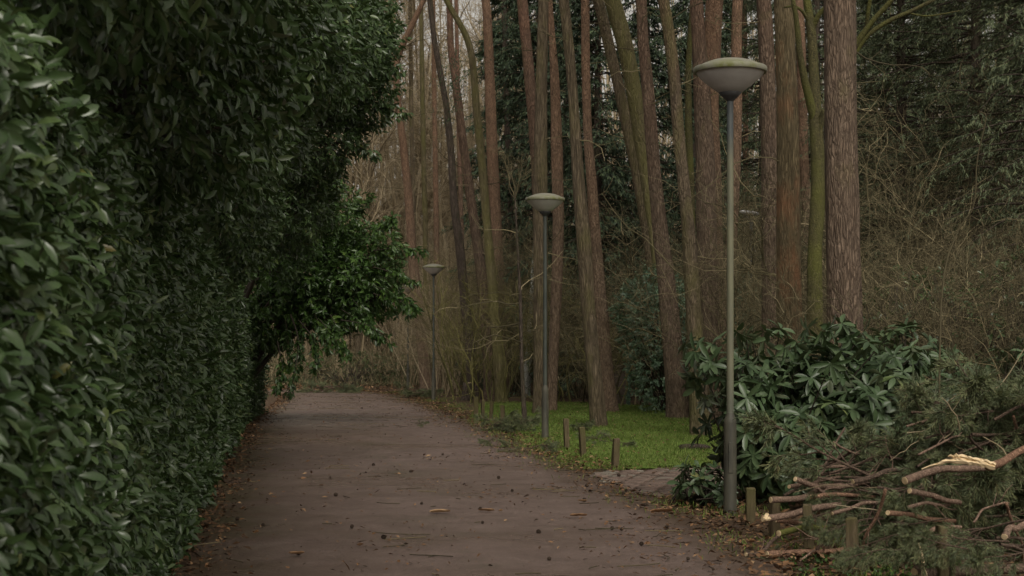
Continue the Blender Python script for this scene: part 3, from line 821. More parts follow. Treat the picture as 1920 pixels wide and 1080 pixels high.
def tree(name, label, pts, Y, widths, mat, crown='pine', group=None, rough=.07, stubs=3, top=None, flare=1.22, sides=22):
    """pts: trunk axis seen in the photograph from top to foot; the tree stands at distance Y"""
    P = np.array([at(a, b, Y) for a, b in pts])[::-1]; wd = np.array(widths, float)[::-1] * Y / F / 2
    if P[0, 2] > .02:
        d = P[0] - P[1]; d = d / abs(d[2]); P = np.vstack([P[0] + d * P[0, 2] * .9 * np.array([1, 1, 0]) - np.array([0, 0, P[0, 2]]), P]); wd = np.append(wd[0] * 1.05, wd)
    base = P[0].copy(); base[2] = 0
    P[0, 2] = -.12
    d = P[-1] - P[-2]; d = d / abs(d[2]); zt = top or (P[-1, 2] + rng.uniform(2.5, 5))
    h = zt - P[-1, 2]
    P = np.vstack([P, P[-1] + d * h * .5, P[-1] + np.array([d[0] * h * .75, d[1] * h * .75, h])]); wd = np.append(wd, [wd[-1] * .85, wd[-1] * .65])
    n = int(max(24, zt * 5)); 
    zc = np.interp(np.linspace(0, 1, n), np.linspace(0, 1, len(P)), np.arange(len(P)))
    # resample by height so that thickness follows the photograph
    zs = np.linspace(P[0, 2], P[-1, 2], n)
    Q = np.column_stack([np.interp(zs, P[:, 2], P[:, 0]), np.interp(zs, P[:, 2], P[:, 1]), zs])
    for _ in range(3):
        Q[1:-1, :2] = (Q[:-2, :2] + 2 * Q[1:-1, :2] + Q[2:, :2]) / 4
    Q[:, 1] += (vnoise(np.column_stack([zs * .3, zs * 0 + Y, zs * 0])) - .5) * .3 * np.clip(zs, 0, 1)
    R = np.interp(zs, P[:, 2], wd); R *= 1 + (flare - 1) * np.exp(-np.clip(zs, 0, None) * 3.0)
    t = thing(name, label, 'tree', base, 0, group)
    mb = MB(); tubes(mb, Q, R, sides, caps=True, rough=rough, rfreq=(4.2, .9)); mb.build('trunk', M[mat], t, origin=base)
    for _ in range(stubs * 3):
        i = rng.integers(int(n * .15), n - 3); a = rng.random() * 6.28; d = np.array([math.cos(a), math.sin(a) * .6, rng.uniform(-.15, .35)])
        b = grow(Q[i:i + 1], d[None], rng.uniform(.3, 1.0) ** 2 * 2.6, 7, .2, .0); mb = MB(); tubes(mb, b, rng.uniform(.009, .017) * np.linspace(1, .35, 7), 5)
        if rng.random() < .6:
            a_, d_, _t = kids(b, 4, .3, 1, (.4, 1.0)); tubes(mb, grow(a_, d_, rng.uniform(.15, .6, 4), 5, .25, 0), np.linspace(.006, .003, 5), 4)
        mb.build('dead_branch', M['twig'], t, origin=base)
    loc = Q[-1] - base
    if crown == 'pine':
        me, ml = PINE_CROWNS[rng.integers(2)]; rz = rng.random() * 6.28
        o = link('crown', me, t, loc - np.array([0, 0, .5]), (0, 0, rz)); link('limbs', ml, o)
    elif crown == 'bare':
        cs = float(np.clip(R[-1] / .1, .15, 1)); link('crown', BARE_CROWNS[rng.integers(2)], t, loc - np.array([0, 0, .1]), (0, 0, rng.random() * 6.28), (cs, cs, cs))
    return t, base


tree('pine_tree', 'crooked orange red pine at the bend, bent sideways near the laurel tips', [(799, -10), (772, 47), (750, 90), (741, 120), (746, 195), (757, 272), (768, 390), (773, 478), (788, 615), (799, 715)], 63, [9, 11, 12, 12, 13, 14, 16, 18, 20, 24], 'pine_bark_red', stubs=4)
tree('pine_tree', 'dark slim pine leaning left, crossing behind the third lamp thicket', [(805, -10), (812, 60), (825, 136), (836, 190), (845, 272), (852, 390), (862, 459), (873, 575), (889, 731)], 54, [10, 10, 11, 11, 13, 15, 17, 18, 22], 'dark_bark', stubs=5)
tree('pine_tree', 'purple brown leaning pine with orange top, just right of a darker slim one', [(842, -10), (845, 90), (857, 175), (869, 272), (885, 389), (897, 470), (908, 560), (915, 650), (920, 745)], 55, [11, 12, 15, 16, 17, 19, 20, 21, 24], 'pine_bark', stubs=4)
tree('deciduous_tree', 'olive barked tree whose stem curls sharply left near the top', [(826, -20), (838, 5), (856, 35), (875, 66), (886, 105), (893, 200), (903, 300), (913, 420), (925, 560), (940, 735)], 50, [9, 10, 11, 12, 13, 14, 15, 16, 18, 22], 'ridged_bark_olive', 'bare')
tree('pine_tree', 'slender bright orange pine standing behind the curling olive tree', [(908, -20), (913, 20), (918, 130), (922, 270), (930, 420), (938, 600)], 60, [16, 17, 18, 21, 22, 24], 'pine_bark_red')
tree('pine_tree', 'pinkish brown pine leaning left behind the straight dark ridged trunk', [(976, -20), (980, 10), (988, 95), (998, 208), (1006, 300), (1011, 430), (1015, 650)], 52, [19, 20, 20, 20, 21, 22, 24], 'pine_bark')
tree('ridged_tree', 'straight dark ridged trunk directly behind the second lamp', [(1020, -20), (1018, 40), (1015, 166), (1014, 291), (1013, 400), (1014, 500), (1013, 690), (1013, 775)], 41, [19, 20, 22, 25, 27, 28, 25, 27], 'ridged_bark', 'bare')
tree('pine_tree', 'thin pale orange pine rising close behind the straight ridged trunk', [(1029, -20), (1034, 60), (1041, 166), (1044, 291), (1047, 400), (1045, 520), (1038, 660), (1034, 772)], 42.5, [10, 12, 18, 22, 22, 21, 19, 19], 'pine_bark_red')
tree('ridged_tree', 'olive brown ridged trunk leaning left, its foot in front on the lawn', [(1052, -30), (1058, 0), (1071, 125), (1077, 208), (1084, 333), (1095, 450), (1103, 575), (1113, 690), (1124, 800)], 34, [20, 20, 19, 19, 24, 28, 26, 28, 30], 'ridged_bark', 'bare')
tree('pine_tree', 'narrow orange pine touching the olive ridged trunk on its right', [(1097, -30), (1097, 20), (1098, 125), (1101, 250), (1108, 333), (1116, 440), (1127, 575), (1138, 700), (1144, 772)], 41.7, [16, 16, 16, 17, 19, 21, 25, 27, 30], 'pine_bark_red')
tree('ridged_tree', 'thick mossy olive trunk leaning steeply left above the laurel bush', [(1134, -40), (1148, 0), (1171, 83), (1188, 167), (1200, 245), (1212, 320), (1226, 420), (1240, 540), (1258, 720)], 43, [30, 30, 30, 29, 28, 26, 24, 24, 26], 'ridged_bark_olive', 'bare', stubs=2)
tree('ridged_tree', 'grey brown trunk leaning left behind the mossy steep one', [(1108, -30), (1122, 0), (1142, 83), (1162, 167), (1179, 250), (1195, 330), (1210, 417), (1222, 500), (1236, 620)], 47, [20, 20, 21, 21, 21, 20, 19, 18, 18], 'ridged_bark', 'bare', stubs=2)
tree('pine_tree', 'stout leaning red brown pine with its broad foot on the lawn', [(1201, -30), (1203, 10), (1207, 83), (1215, 167), (1221, 250), (1228, 333), (1238, 437), (1252, 554), (1262, 658), (1271, 780)], 38, [19, 20, 21, 22, 23, 25, 29, 35, 38, 41], 'pine_bark')
tree('pine_tree', 'grey brown leaning pine, olive with moss lower down, at the lawn end by the rhododendron', [(1240, -20), (1246, 10), (1258, 83), (1267, 167), (1272, 250), (1281, 333), (1292, 437), (1297, 520), (1303, 620), (1309, 720), (1314, 815)], 30.5, [21, 22, 22, 22, 22, 23, 25, 28, 30, 32, 36], 'pine_bark_moss')
tree('deciduous_tree', 'thin green mossy stem squeezed between two pines left of the nearest lamp', [(1299, -10), (1295, 60), (1291, 130), (1291, 220), (1294, 330), (1298, 450), (1302, 600)], 46, [8, 10, 12, 13, 14, 14, 16], 'moss_bark', 'bare', stubs=1)
tree('pine_tree', 'broad pale brown pine just left of the nearest lamp head', [(1305, -20), (1307, 20), (1312, 90), (1317, 170), (1323, 291), (1325, 400), (1327, 500), (1332, 600), (1337, 700)], 37, [24, 25, 27, 31, 36, 38, 38, 35, 36], 'pine_bark')
tree('pine_tree', 'orange red pine seen behind the left edge of the nearest lamp head', [(1341, -20), (1338, 20), (1334, 110), (1332, 200), (1338, 350), (1345, 500)], 42, [32, 32, 30, 28, 28, 28], 'pine_bark_red')
tree('pine_tree', 'slim orange pine right behind the pole of the nearest lamp', [(1385, -20), (1382, 30), (1381, 110), (1380, 250), (1374, 400), (1363, 560), (1356, 660)], 40, [19, 20, 20, 20, 20, 21, 22], 'pine_bark_red')
tree('pine_tree', 'reddish pine right of the nearest lamp, left of the mossy rust patched trunk', [(1429, -20), (1432, 20), (1437, 150), (1441, 250), (1445, 400), (1447, 560), (1448, 660)], 32, [26, 28, 30, 33, 36, 38, 40], 'pine_bark')
tree('ridged_tree', 'thick olive ridged trunk with rust patches, right of the reddish pine', [(1470, -20), (1472, 10), (1476, 139), (1479, 278), (1480, 463), (1482, 640)], 28, [36, 37, 38, 42, 45, 48], 'rust_bark', 'bare')
tree('pine_tree', 'dim red pine stem far behind the forked mossy tree', [(1494, -20), (1497, 20), (1502, 150), (1506, 260), (1512, 420)], 45, [18, 18, 17, 17, 18], 'pine_bark_red')
ft, fb = tree('deciduous_tree', 'bright green mossy forked tree between the rust patched trunk and the big pine', [(1504, -30), (1511, 5), (1520, 60), (1523, 139), (1527, 222), (1532, 324), (1530, 400), (1525, 463), (1526, 590)], 27, [12, 14, 17, 19, 24, 25, 28, 27, 30], 'moss_bark', 'bare', stubs=0)
for pts, r in (([(1529, 235), (1520, 195), (1509, 150), (1500, 100), (1494, 40), (1485, -10)], [9, 8, 7, 6, 5, 4]), ([(1521, 60), (1534, 30), (1550, 10), (1565, -15)], [6, 5, 4, 3]),
               ([(1518, 45), (1505, 22), (1488, 12), (1470, 14)], [4, 3, 2.5, 1.5]), ([(1531, 265), (1540, 228), (1543, 205)], [7, 6, 3])):
    mb = MB(); p = resample([at(a, b, 26.9 - .1 * i) for i, (a, b) in enumerate(pts)], 12); tubes(mb, p, np.interp(np.linspace(0, 1, 12), np.linspace(0, 1, len(r)), r) * 27 / F, 9, caps=True, rough=.06)
    mb.build('limb', M['moss_bark'], ft, origin=fb)
tree('pine_tree', 'largest red brown pine, straight and scaly, rising behind the rhododendron', [(1577, -20), (1578, 20), (1577, 120), (1577, 231), (1579, 350), (1580, 463), (1583, 600)], 23, [58, 58, 59, 60, 62, 63, 66], 'pine_bark', stubs=2, sides=36, rough=.05)
bt, bb = tree('deciduous_tree', 'mossy tree hidden behind the largest pine, its limbs fanning out rightward', [(1592, -10), (1590, 100), (1588, 300), (1586, 560)], 27, [16, 20, 24, 26], 'moss_bark', 'bare', stubs=0)
for pts, r in (([(1592, 110), (1612, 72), (1640, 35), (1665, 8), (1690, -25)], [6.5, 6, 5, 5, 4]), ([(1594, 115), (1625, 68), (1665, 40), (1710, 20), (1760, -5)], [5, 5, 4.5, 4, 3]),
               ([(1625, 50), (1628, 20), (1634, -15)], [4, 4, 3]), ([(1700, 24), (1740, 30), (1800, 20)], [2, 1.6, 1])):
    mb = MB(); p = resample([at(a, b, 27 - .12 * i) for i, (a, b) in enumerate(pts)], 12); tubes(mb, p, np.interp(np.linspace(0, 1, 12), np.linspace(0, 1, len(r)), r) * 27 / F, 8, caps=True, rough=.06)
    mb.build('limb', M['moss_bark'], bt, origin=bb)
# thinner stems farther off
for px, dx, Y, wd, mt, lb in ((797, 8, 66, 10, 'ridged_bark_olive', 'faint olive stem right of the crooked red pine'), (818, 6, 70, 10, 'pine_bark_red', 'faint pinkish stem above the third lamp'),
                              (958, 14, 66, 11, 'dark_bark', 'dim brown stem in shade left of the pinkish leaning pine'), (1130, 10, 66, 13, 'pine_bark', 'dim stem in the dark spruces between two leaning trunks'),
                              (1218, 12, 62, 12, 'dark_bark', 'dim stem in the dark spruces above the laurel bush'), (865, 10, 74, 9, 'pine_bark', 'very thin far stem behind the curling olive tree'),
                              (775, 6, 80, 9, 'ridged_bark', 'very thin far stem behind the crooked red pine'), (1400, 4, 55, 12, 'pine_bark_red', 'dim orange stem right of the nearest lamp pole')):
    tree('slim_tree', lb, [(px - dx, -20), (px - dx * .6, 200), (px, 420), (px + dx * .5, 640)], Y, [wd * .8, wd * .9, wd, wd * 1.1], mt, 'bare' if 'bark' in mt and 'pine' not in mt else 'pine', stubs=3, sides=14)
tree('birch_tree', 'white barked birch stem in the thicket left of the second lamp', [(1012, 120), (1008, 380), (994, 600), (984, 735)], 56, [5, 7, 9, 11], 'birch_bark', 'bare', stubs=0, sides=14)
tree('birch_tree', 'second pale birch stem, thinner, nearer the second lamp pole', [(1014, 120), (1010, 380), (999, 600), (991, 730)], 58, [4, 6, 7, 8], 'birch_bark', 'bare', stubs=0, sides=14)

for px, py, Y, s_, lb in ((848, 165, 53.6, .42, 'dark slim pine'), (958, 60, 59, .4, 'slender bright')):
    o = [q for q in C.objects if q.get('label', '').startswith(lb)][0]
    c_ = link('low_foliage', PINE_CROWNS[1][0], o, at(px, py, Y) - np.array(o.location), (0, .2, 1.0), (s_ * .7, s_ * .7, s_)); c_.location.z -= 1.2

# dark spruces and firs behind
def spruce_mesh(h, wid, nb, mat, ln=.3, wd=.075, droop=-.12):
    mb = MB(); br = MB()
    tubes(br, np.array([[0, 0, -.1], [0, 0, h * .5], [.05, 0, h]]), np.array([.2, .12, .02]), 10)
    z = h * (.05 + .95 * rng.random(nb) ** 1.15); a = rng.random(nb) * 6.28
    L = (wid * (1 - z / h) ** .8 + .25) * rng.uniform(.6, 1.1, nb)
    D = np.column_stack([np.cos(a), np.sin(a), np.full(nb, .05)])
    p = grow(np.column_stack([np.zeros(nb), np.zeros(nb), z]), D, L, 6, .09, droop)
    tubes(br, p, np.linspace(.03, .006, 6), 4)
    P, Dk, tt = kids(p, 13, .18, 1, (.5, 1.1)); Dk[:, 2] = Dk[:, 2] * .35 - .2
    b = grow(P, Dk, .55 * rng.uniform(.5, 1.2, len(P)), 3, .12, -.1)
    for f in np.linspace(0, 1, 11 if wd > .03 else 17):
        q = b[:, 0] * (1 - f) + b[:, 2] * f
        m = len(q); d = norm(b[:, 2] - b[:, 0]) + rng.normal(0, .45, (m, 3)) + np.array([0, 0, -.15])
        leaves(mb, q, d, np.array([0, 0, 1.]) + rng.normal(0, .5, (m, 3)), ln * rng.uniform(.6, 1.2, m), wd, fold=.1, curl=.25)
    return mb.mesh('foliage', M[mat]), br.mesh('trunk', M['dark_bark'])


SP = [spruce_mesh(19, 3.6, 330, 'spruce', .2, .05), spruce_mesh(22, 4.2, 360, 'spruce', .21, .05)]
SL = [spruce_mesh(17, 3.8, 330, 'spruce_light', .12, .02, -.06), spruce_mesh(15, 3.4, 300, 'spruce_light', .115, .02, -.08)]
for kind, px, Y, lb in ((0, 1010, 62, 'dark spruce behind the straight ridged trunk'), (0, 1120, 55, 'dark spruce filling the gap between the orange pine and the leaning trunks'), (0, 1215, 58, 'dark spruce behind the laurel bush'),
                        (0, 1300, 66, 'dark spruce behind the broad pale brown pine'), (0, 1060, 74, 'distant dark spruce showing between slim stems'), (0, 950, 78, 'distant dark spruce left of the second lamp'),
                        (1, 1430, 52, 'greener fir behind the reddish pine near the nearest lamp'), (1, 1530, 47, 'greener fir behind the forked mossy tree'), (1, 1690, 38, 'large shaggy fir just right of the largest pine'),
                        (1, 1830, 35, 'large shaggy fir filling the right background'), (1, 1960, 31, 'shaggy fir cut off by the picture edge'), (1, 1770, 52, 'fir standing behind the two shaggy ones'), (1, 1640, 56, 'fir half hidden by the largest pine'),
                        (1, 1900, 56, 'far fir peeping over the shaggy firs'), (1, 1745, 44, 'fir in the gap between the two shaggy firs'), (1, 1880, 43, 'fir close behind the right background fir'), (1, 1660, 47, 'fir rising behind the fanned mossy limbs'), (1, 1980, 44, 'fir at the far edge of the right background'), (1, 1570, 54, 'fir showing between the mossy fork and the largest pine'), (0, 1360, 80, 'far dark spruce behind the nearest lamp head')):
    S = (SP if kind == 0 else SL)[rng.integers(2)]
    p = at(px, HZ, Y)
    t = thing('spruce_tree' if kind == 0 else 'fir_tree', lb, 'conifer', (p[0], Y, 0), rng.random() * 6.28, 'dark conifers behind the pines', rng.uniform(.9, 1.12))
    link('trunk', S[1], t); link('foliage', S[0], t)

# ------------------------------------------------------------------ bare shrubs and thicket
SH = {'olive': [twig_tree_mesh('branches', 5.0, 11, 'twig', .25, .022, 10, 6, 3, .2, .05, .35) for _ in range(2)],
      'brown': [twig_tree_mesh('branches', 5.2, 10, 'twig_brown', .16, .02, 9, 5, 2, .12, .07, .45) for _ in range(2)],
      'moss': [twig_tree_mesh('branches', 5.0, 7, 'twig_moss', .3, .036, 8, 4, 2, .2, .07, .2) for _ in range(2)],
      'dark': [twig_tree_mesh('branches', 4.0, 9, 'twig_dark', .45, .022, 9, 5, 2, .24, .0, .35) for _ in range(2)]}
SH['tangle'] = [twig_tree_mesh('branches', 4.2, 9, 'twig', .45, .02, 10, 6, 3, .28, .03, .5, L=(.5, .5, .5)) for _ in range(3)]
LBL = {'tangle': ('pale bare twiggy bush on the bank below the shaggy firs', 'pale twiggy bushes on the bank'),
       'olive': ('bare olive twigged shrub among the far trunks', 'olive bare shrubs'), 'brown': ('tall brown leafless shrub in the thicket beyond the lane bend', 'brown bare shrubs at the bend'),
       'moss': ('mossy many stemmed bare bush by the lawn', 'mossy bare bushes'), 'dark': ('tangled dark leafless bush behind the pile of cut pine branches', 'dark tangled bushes on the bank')}


def shrub(kind, px, Y, sc_=1.0, label=None):
    p = at(px, HZ, Y)
    t = thing('bare_shrub', label or LBL[kind][0], 'shrub', (p[0], Y, 0), rng.random() * 6.28, LBL[kind][1], sc_)
    link('branches', SH[kind][rng.integers(len(SH[kind]))], t)


for px, Y, s_ in ((570, 78, .35), (640, 80, .4), (700, 82, .5), (750, 78, .6), (800, 72, 1.2), (838, 64, 1.1), (850, 70, 1.3), (880, 66, 1.3), (910, 72, 1.4), (600, 84, .8), (690, 88, 1.0), (770, 84, 1.3), (840, 84, 1.7), (900, 80, 1.6),
                  (820, 58, .9), (860, 60, 1.0), (530, 76, 1.2), (660, 92, 1.9), (740, 95, 2.0), (800, 92, 2.0), (560, 90, 1.6)):
    shrub('brown', px, Y, s_)
for px, Y, s_ in ((930, 62, 1.2), (960, 58, 1.2), (990, 62, 1.1), (1030, 58, 1.2), (1065, 55, 1.0), (1085, 62, 1.2), (1130, 52, .9), (900, 58, 1.1), (1160, 58, 1.1), (1000, 70, 1.5), (1060, 70, 1.4), (960, 72, 1.6), (1300, 50, 1.1), (1400, 44, 1.1), (1440, 40, 1.2), (1490, 38, 1.1), (1410, 36, .9)):
    shrub('olive', px, Y, s_)
for px, Y, s_, lb in ((872, 53.5, 1.0, 'mossy many stemmed bush growing from the dark stump'), (935, 50, .7, 'mossy bush just behind the row of four old posts'), (1050, 50, .9, 'mossy bush between the straight ridged trunk and the leaning one'), (900, 50, .8, 'mossy bush at the far lawn corner'), (1140, 46, .6, 'small mossy bush beside the brick pillar')):
    shrub('moss', px, Y, s_, lb)
for px, Y, s_ in ((1650, 25, .75), (1745, 24, .8), (1835, 22, .85), (1925, 22, .9), (1700, 19.5, .5), (1800, 18.5, .55), (1890, 18, .6), (1590, 20, .42)):
    shrub('dark', px, Y, s_)
for px, Y, s_ in ((1665, 26, .85), (1720, 24, .9), (1770, 27, 1.0), (1815, 22, .85), (1860, 25, 1.0), (1905, 22, .9), (1950, 24, 1.0), (1690, 31, 1.2), (1790, 32, 1.3), (1890, 30, 1.3), (1640, 28, .8)):
    shrub('tangle', px, Y, s_)
for px, Y, s_ in ((1675, 33, 1.7), (1765, 34, 1.9), (1850, 32, 1.7), (1930, 34, 1.9)):
    shrub('tangle', px, Y, s_, 'tall bare bush rising in front of the shaggy firs')
for px, Y, s_ in ((1150, 47, 1.45), (1205, 49, 1.6), (1075, 50, 1.3), (1290, 52, 1.5)):
    shrub('tangle', px, Y, s_, 'wide bare bush with tan twigs against the dark spruces')
# one pale arching stem on the bank
t = thing('bare_sapling', 'single pale arching stem standing out against the dark tangle on the bank', 'sapling', tuple(at(1760, 770, 17.5) * np.array([1, 1, 0])))
mb = MB(); b0 = at(1760, 770, 17.5); b0[2] = 0
p = resample([b0, at(1765, 560, 17.5), at(1793, 440, 17.5), at(1826, 385, 17.4), at(1832, 300, 17.3), at(1849, 222, 17.2), at(1838, 210, 17.2)], 20)
tubes(mb, p, np.linspace(.012, .005, 20), 7); mb.build('stem', M['twig'], t, origin=b0)

# tall bare trees whose crowns veil the sky over the bend
def bare_tree_meshes(h):
    tr = MB(); br = MB()
    p1 = grow(np.zeros((1, 3)), np.array([[0, 0, 1.]]), h, 12, .06, .05); tubes(tr, p1, .15 * np.linspace(1, .15, 12), 9, rough=.08)
    a, d, tt = kids(p1, 34, .18, 1, (.5, 1.1)); p2 = grow(a, d, h * .34 * (1.15 - .7 * tt) * rng.uniform(.5, 1, len(a)), 8, .17, .07)
    tubes(br, p2, .045 * np.linspace(1, .25, 8), 5)
    a, d, tt = kids(p2, 9, .15, 1, (.4, 1.0)); p3 = grow(a, d, h * .12 * rng.uniform(.4, 1.1, len(a)), 6, .2, .04); tubes(br, p3, .016 * np.linspace(1, .4, 6), 4)
    a, d, tt = kids(p3, 6, .2, 1, (.4, 1.0)); p4 = grow(a, d, h * .05 * rng.uniform(.4, 1.1, len(a)), 4, .2, .0); tubes(br, p4, .008 * np.linspace(1, .5, 4), 3)
    return tr.mesh('trunk', M['ridged_bark']), br.mesh('branches', M['twig_brown'])


BT = [bare_tree_meshes(17), bare_tree_meshes(20), bare_tree_meshes(14)]
for px, Y, s_ in ((560, 78, 1), (620, 88, 1.1), (668, 80, 1.0), (705, 92, 1.15), (740, 84, 1.0), (782, 94, 1.2), (815, 86, 1.1), (850, 96, 1.2), (885, 84, 1.0), (925, 92, 1.1), (960, 86, 1.1), (1000, 96, 1.1), (520, 86, 1.0)):
    p = at(px, HZ, Y); T_ = BT[rng.integers(3)]
    t = thing('bare_tree', 'tall leafless tree with brown twiggy crown beyond the lane bend', 'tree', (p[0], Y, 0), rng.random() * 6.28, 'leafless trees beyond the bend', s_)
    link('trunk', T_[0], t); link('branches', T_[1], t)

# the wood far behind reads as one mass of stems and twigs
mb = MB(); N = 1500
x = rng.uniform(-48, 52, N); y = rng.uniform(84, 135, N); h = rng.uniform(12, 27, N)
p = grow(np.column_stack([x, y, np.zeros(N)]), np.column_stack([rng.normal(0, .05, N), rng.normal(0, .05, N), np.ones(N)]), h, 7, .035, .05)
tubes(mb, p, rng.uniform(.035, .13, N)[:, None] * np.linspace(1, .35, 7), 5)
a, d, tt = kids(p, 12, .1, 1, (.4, 1.1)); b = grow(a, d, rng.uniform(1, 4, len(a)), 5, .2, .06); tubes(mb, b, .03 * np.linspace(1, .4, 5), 3)
a, d, tt = kids(b, 4, .2, 1, (.4, 1.0)); b = grow(a, d, rng.uniform(.5, 1.8, len(a)), 4, .2, .05); tubes(mb, b, .013 * np.linspace(1, .5, 4), 3)
tag(mb.build('woods', M['twig_brown']), kind='stuff')
mb = MB(); N = 30000      # dim low growth of the far wood
P = np.column_stack([rng.uniform(-60, 60, N), rng.uniform(76, 128, N), rng.random(N) ** 2 * 3.2])
leaves(mb, P, rng.normal(0, 1, (N, 3)) + np.array([0, 0, .5]), rng.normal(0, 1, (N, 3)), rng.uniform(.2, .5, N), .12)
P2 = np.column_stack([rng.uniform(-14, 2, 9000), rng.uniform(71, 84, 9000), rng.random(9000) ** 2 * 1.5])
leaves(mb, P2, rng.normal(0, .6, (9000, 3)) + np.array([0, 0, .9]), rng.normal(0, 1, (9000, 3)), rng.uniform(.15, .5, 9000), .035)
tag(mb.build('undergrowth', M['dry_growth']), kind='stuff')

# ------------------------------------------------------------------ evergreen bushes
def bush(name, label, cat, E, dens, mat, n, L, W, root, spread, det, droop=.2, along=.02, grp=None, bot=.02, surf=.8, up=.35):
    t = thing(name, label, cat, root, 0, grp)
    P, Nn = ell_points(E, dens, surf); k = P[:, 2] > bot; P, Nn = P[k], Nn[k]
    mb = MB(); A = norm(Nn * .9 + np.array([0, 0, up]) + rng.normal(0, .22, P.shape))
    shoots(mb, P, A, n, L, W, spread, along, droop, det, .18, .2)
    br = MB(); r0 = np.array(root, float); m = min(len(P), 160); sel = rng.choice(len(P), m, False)
    st = np.tile(r0, (m, 1)) + rng.normal(0, .12, (m, 3)) * np.array([1, 1, 0])
    mid = st * .45 + P[sel] * .55 + rng.normal(0, .08, (m, 3)) + np.array([0, 0, .1]); mid[:, 2] = np.maximum(mid[:, 2], .05)
    pts = np.stack([st, (st + mid) / 2, mid, P[sel]], 1); tubes(br, pts, np.array([.018, .014, .010, .005]), 5)
    br.build('stem_frame', M['stem'], t, origin=root); mb.build('foliage', M[mat], t, origin=root)
    return t


def EB(px, py, Y, rx, rz, ry): return EP(px, py, Y, rx, rz, ry)


bush('rhododendron', 'big rhododendron with whorls of long leaves around the nearest lamp pole', 'shrub',
     [EB(1480, 800, 17.3, 150, 130, .9), EB(1400, 710, 17.0, 80, 50, .6), EB(1560, 690, 17.6, 110, 70, .8), EB(1650, 730, 17.4, 85, 80, .8)] + [EB(rng.uniform(1310, 1720), rng.uniform(600, 780), rng.uniform(16.2, 17.6), rng.uniform(22, 42), rng.uniform(16, 32), .35) for _ in range(22)] + [EB(1400, 790, 16.6, 45, 90, .4), EB(1500, 850, 16.8, 140, 110, .9), EB(1340, 680, 16.8, 50, 50, .45), EB(1600, 800, 17.0, 120, 110, .9), EB(1315, 650, 16.6, 32, 24, .35), EB(1560, 620, 17.3, 60, 40, .5), EB(1440, 640, 17, 50, 34, .4), EB(1690, 690, 17.2, 50, 60, .5)],
     80, 'rhodo', 8, .2, .06, (2.75, 17.3, 0), (1.0, 1.75), 3, .42)
bush('rhododendron', 'low rhododendron shoots spilling on the verge left of the nearest lamp foot', 'shrub',
     [EB(1318, 905, 16.6, 48, 38, .4), EB(1350, 930, 16.2, 30, 25, .3)], 300, 'rhodo', 7, .15, .052, (1.98, 16.6, 0), (.9, 1.5), 3, .3)
bush('rhododendron', 'dark rhododendron behind the cut branches, below the tangled bushes', 'shrub',
     [EB(1735, 735, 19.5, 85, 80, .8), EB(1690, 670, 20, 70, 55, .8)], 90, 'rhodo', 8, .18, .056, (5.0, 19.6, 0), (.95, 1.5), 3, .3)
bush('rhododendron', 'rhododendron at the picture edge beyond the highest part of the branch pile', 'shrub',
     [EB(1900, 705, 18.5, 60, 50, .7), EB(1975, 670, 19, 70, 80, .8)], 90, 'rhodo', 8, .18, .056, (5.9, 18.8, 0), (.95, 1.5), 3, .3)
bush('laurel_bush', 'tall rounded evergreen bush behind the stout leaning pine', 'shrub',
     [EB(1240, 640, 41.5, 70, 130, 1.2), EB(1222, 590, 41.5, 66, 85, 1.2), EB(1320, 640, 44, 80, 125, 1.4), EB(1195, 580, 42.5, 45, 45, .7), EB(1410, 650, 45, 70, 130, 1.4)],
     75, 'ivy', 6, .13, .06, (4.2, 42.5, 0), (.5, 1.2), 1, .3, .1)
for lb_, E_, rt in (('dark evergreen understory shrub right behind the largest pine', [EB(1660, 620, 25, 60, 75, .9), EB(1720, 580, 26, 70, 60, .9), EB(1690, 540, 27, 45, 40, .7)], (6.1, 25.4, 0)),
                    ('dark evergreen understory shrub under the pale arching stem', [EB(1800, 610, 23.5, 75, 70, .9), EB(1770, 545, 24, 45, 40, .6), EB(1850, 650, 22.5, 50, 60, .7)], (6.6, 23.5, 0)),
                    ('dark evergreen understory shrub at the edge of the view by the fir', [EB(1900, 600, 24, 70, 80, .9), EB(1950, 520, 25, 70, 60, .9), EB(1880, 530, 25, 40, 40, .6)], (7.7, 24, 0))):
    bush('evergreen_shrub', lb_, 'shrub', E_, 55, 'laurel', 5, .11, .045, rt, (.5, 1.25), 1, .3, .08, 'evergreen understory shrubs')
bush('laurel_bush', 'green bush at the foot of the far thicket on the bend', 'shrub', [EB(690, 690, 78, 60, 28, 1.5), EB(590, 700, 77, 40, 20, 1.5)], 12, 'laurel_far', 5, .18, .07, (-7.5, 74, 0), (.5, 1.2), 1, .2, .1)

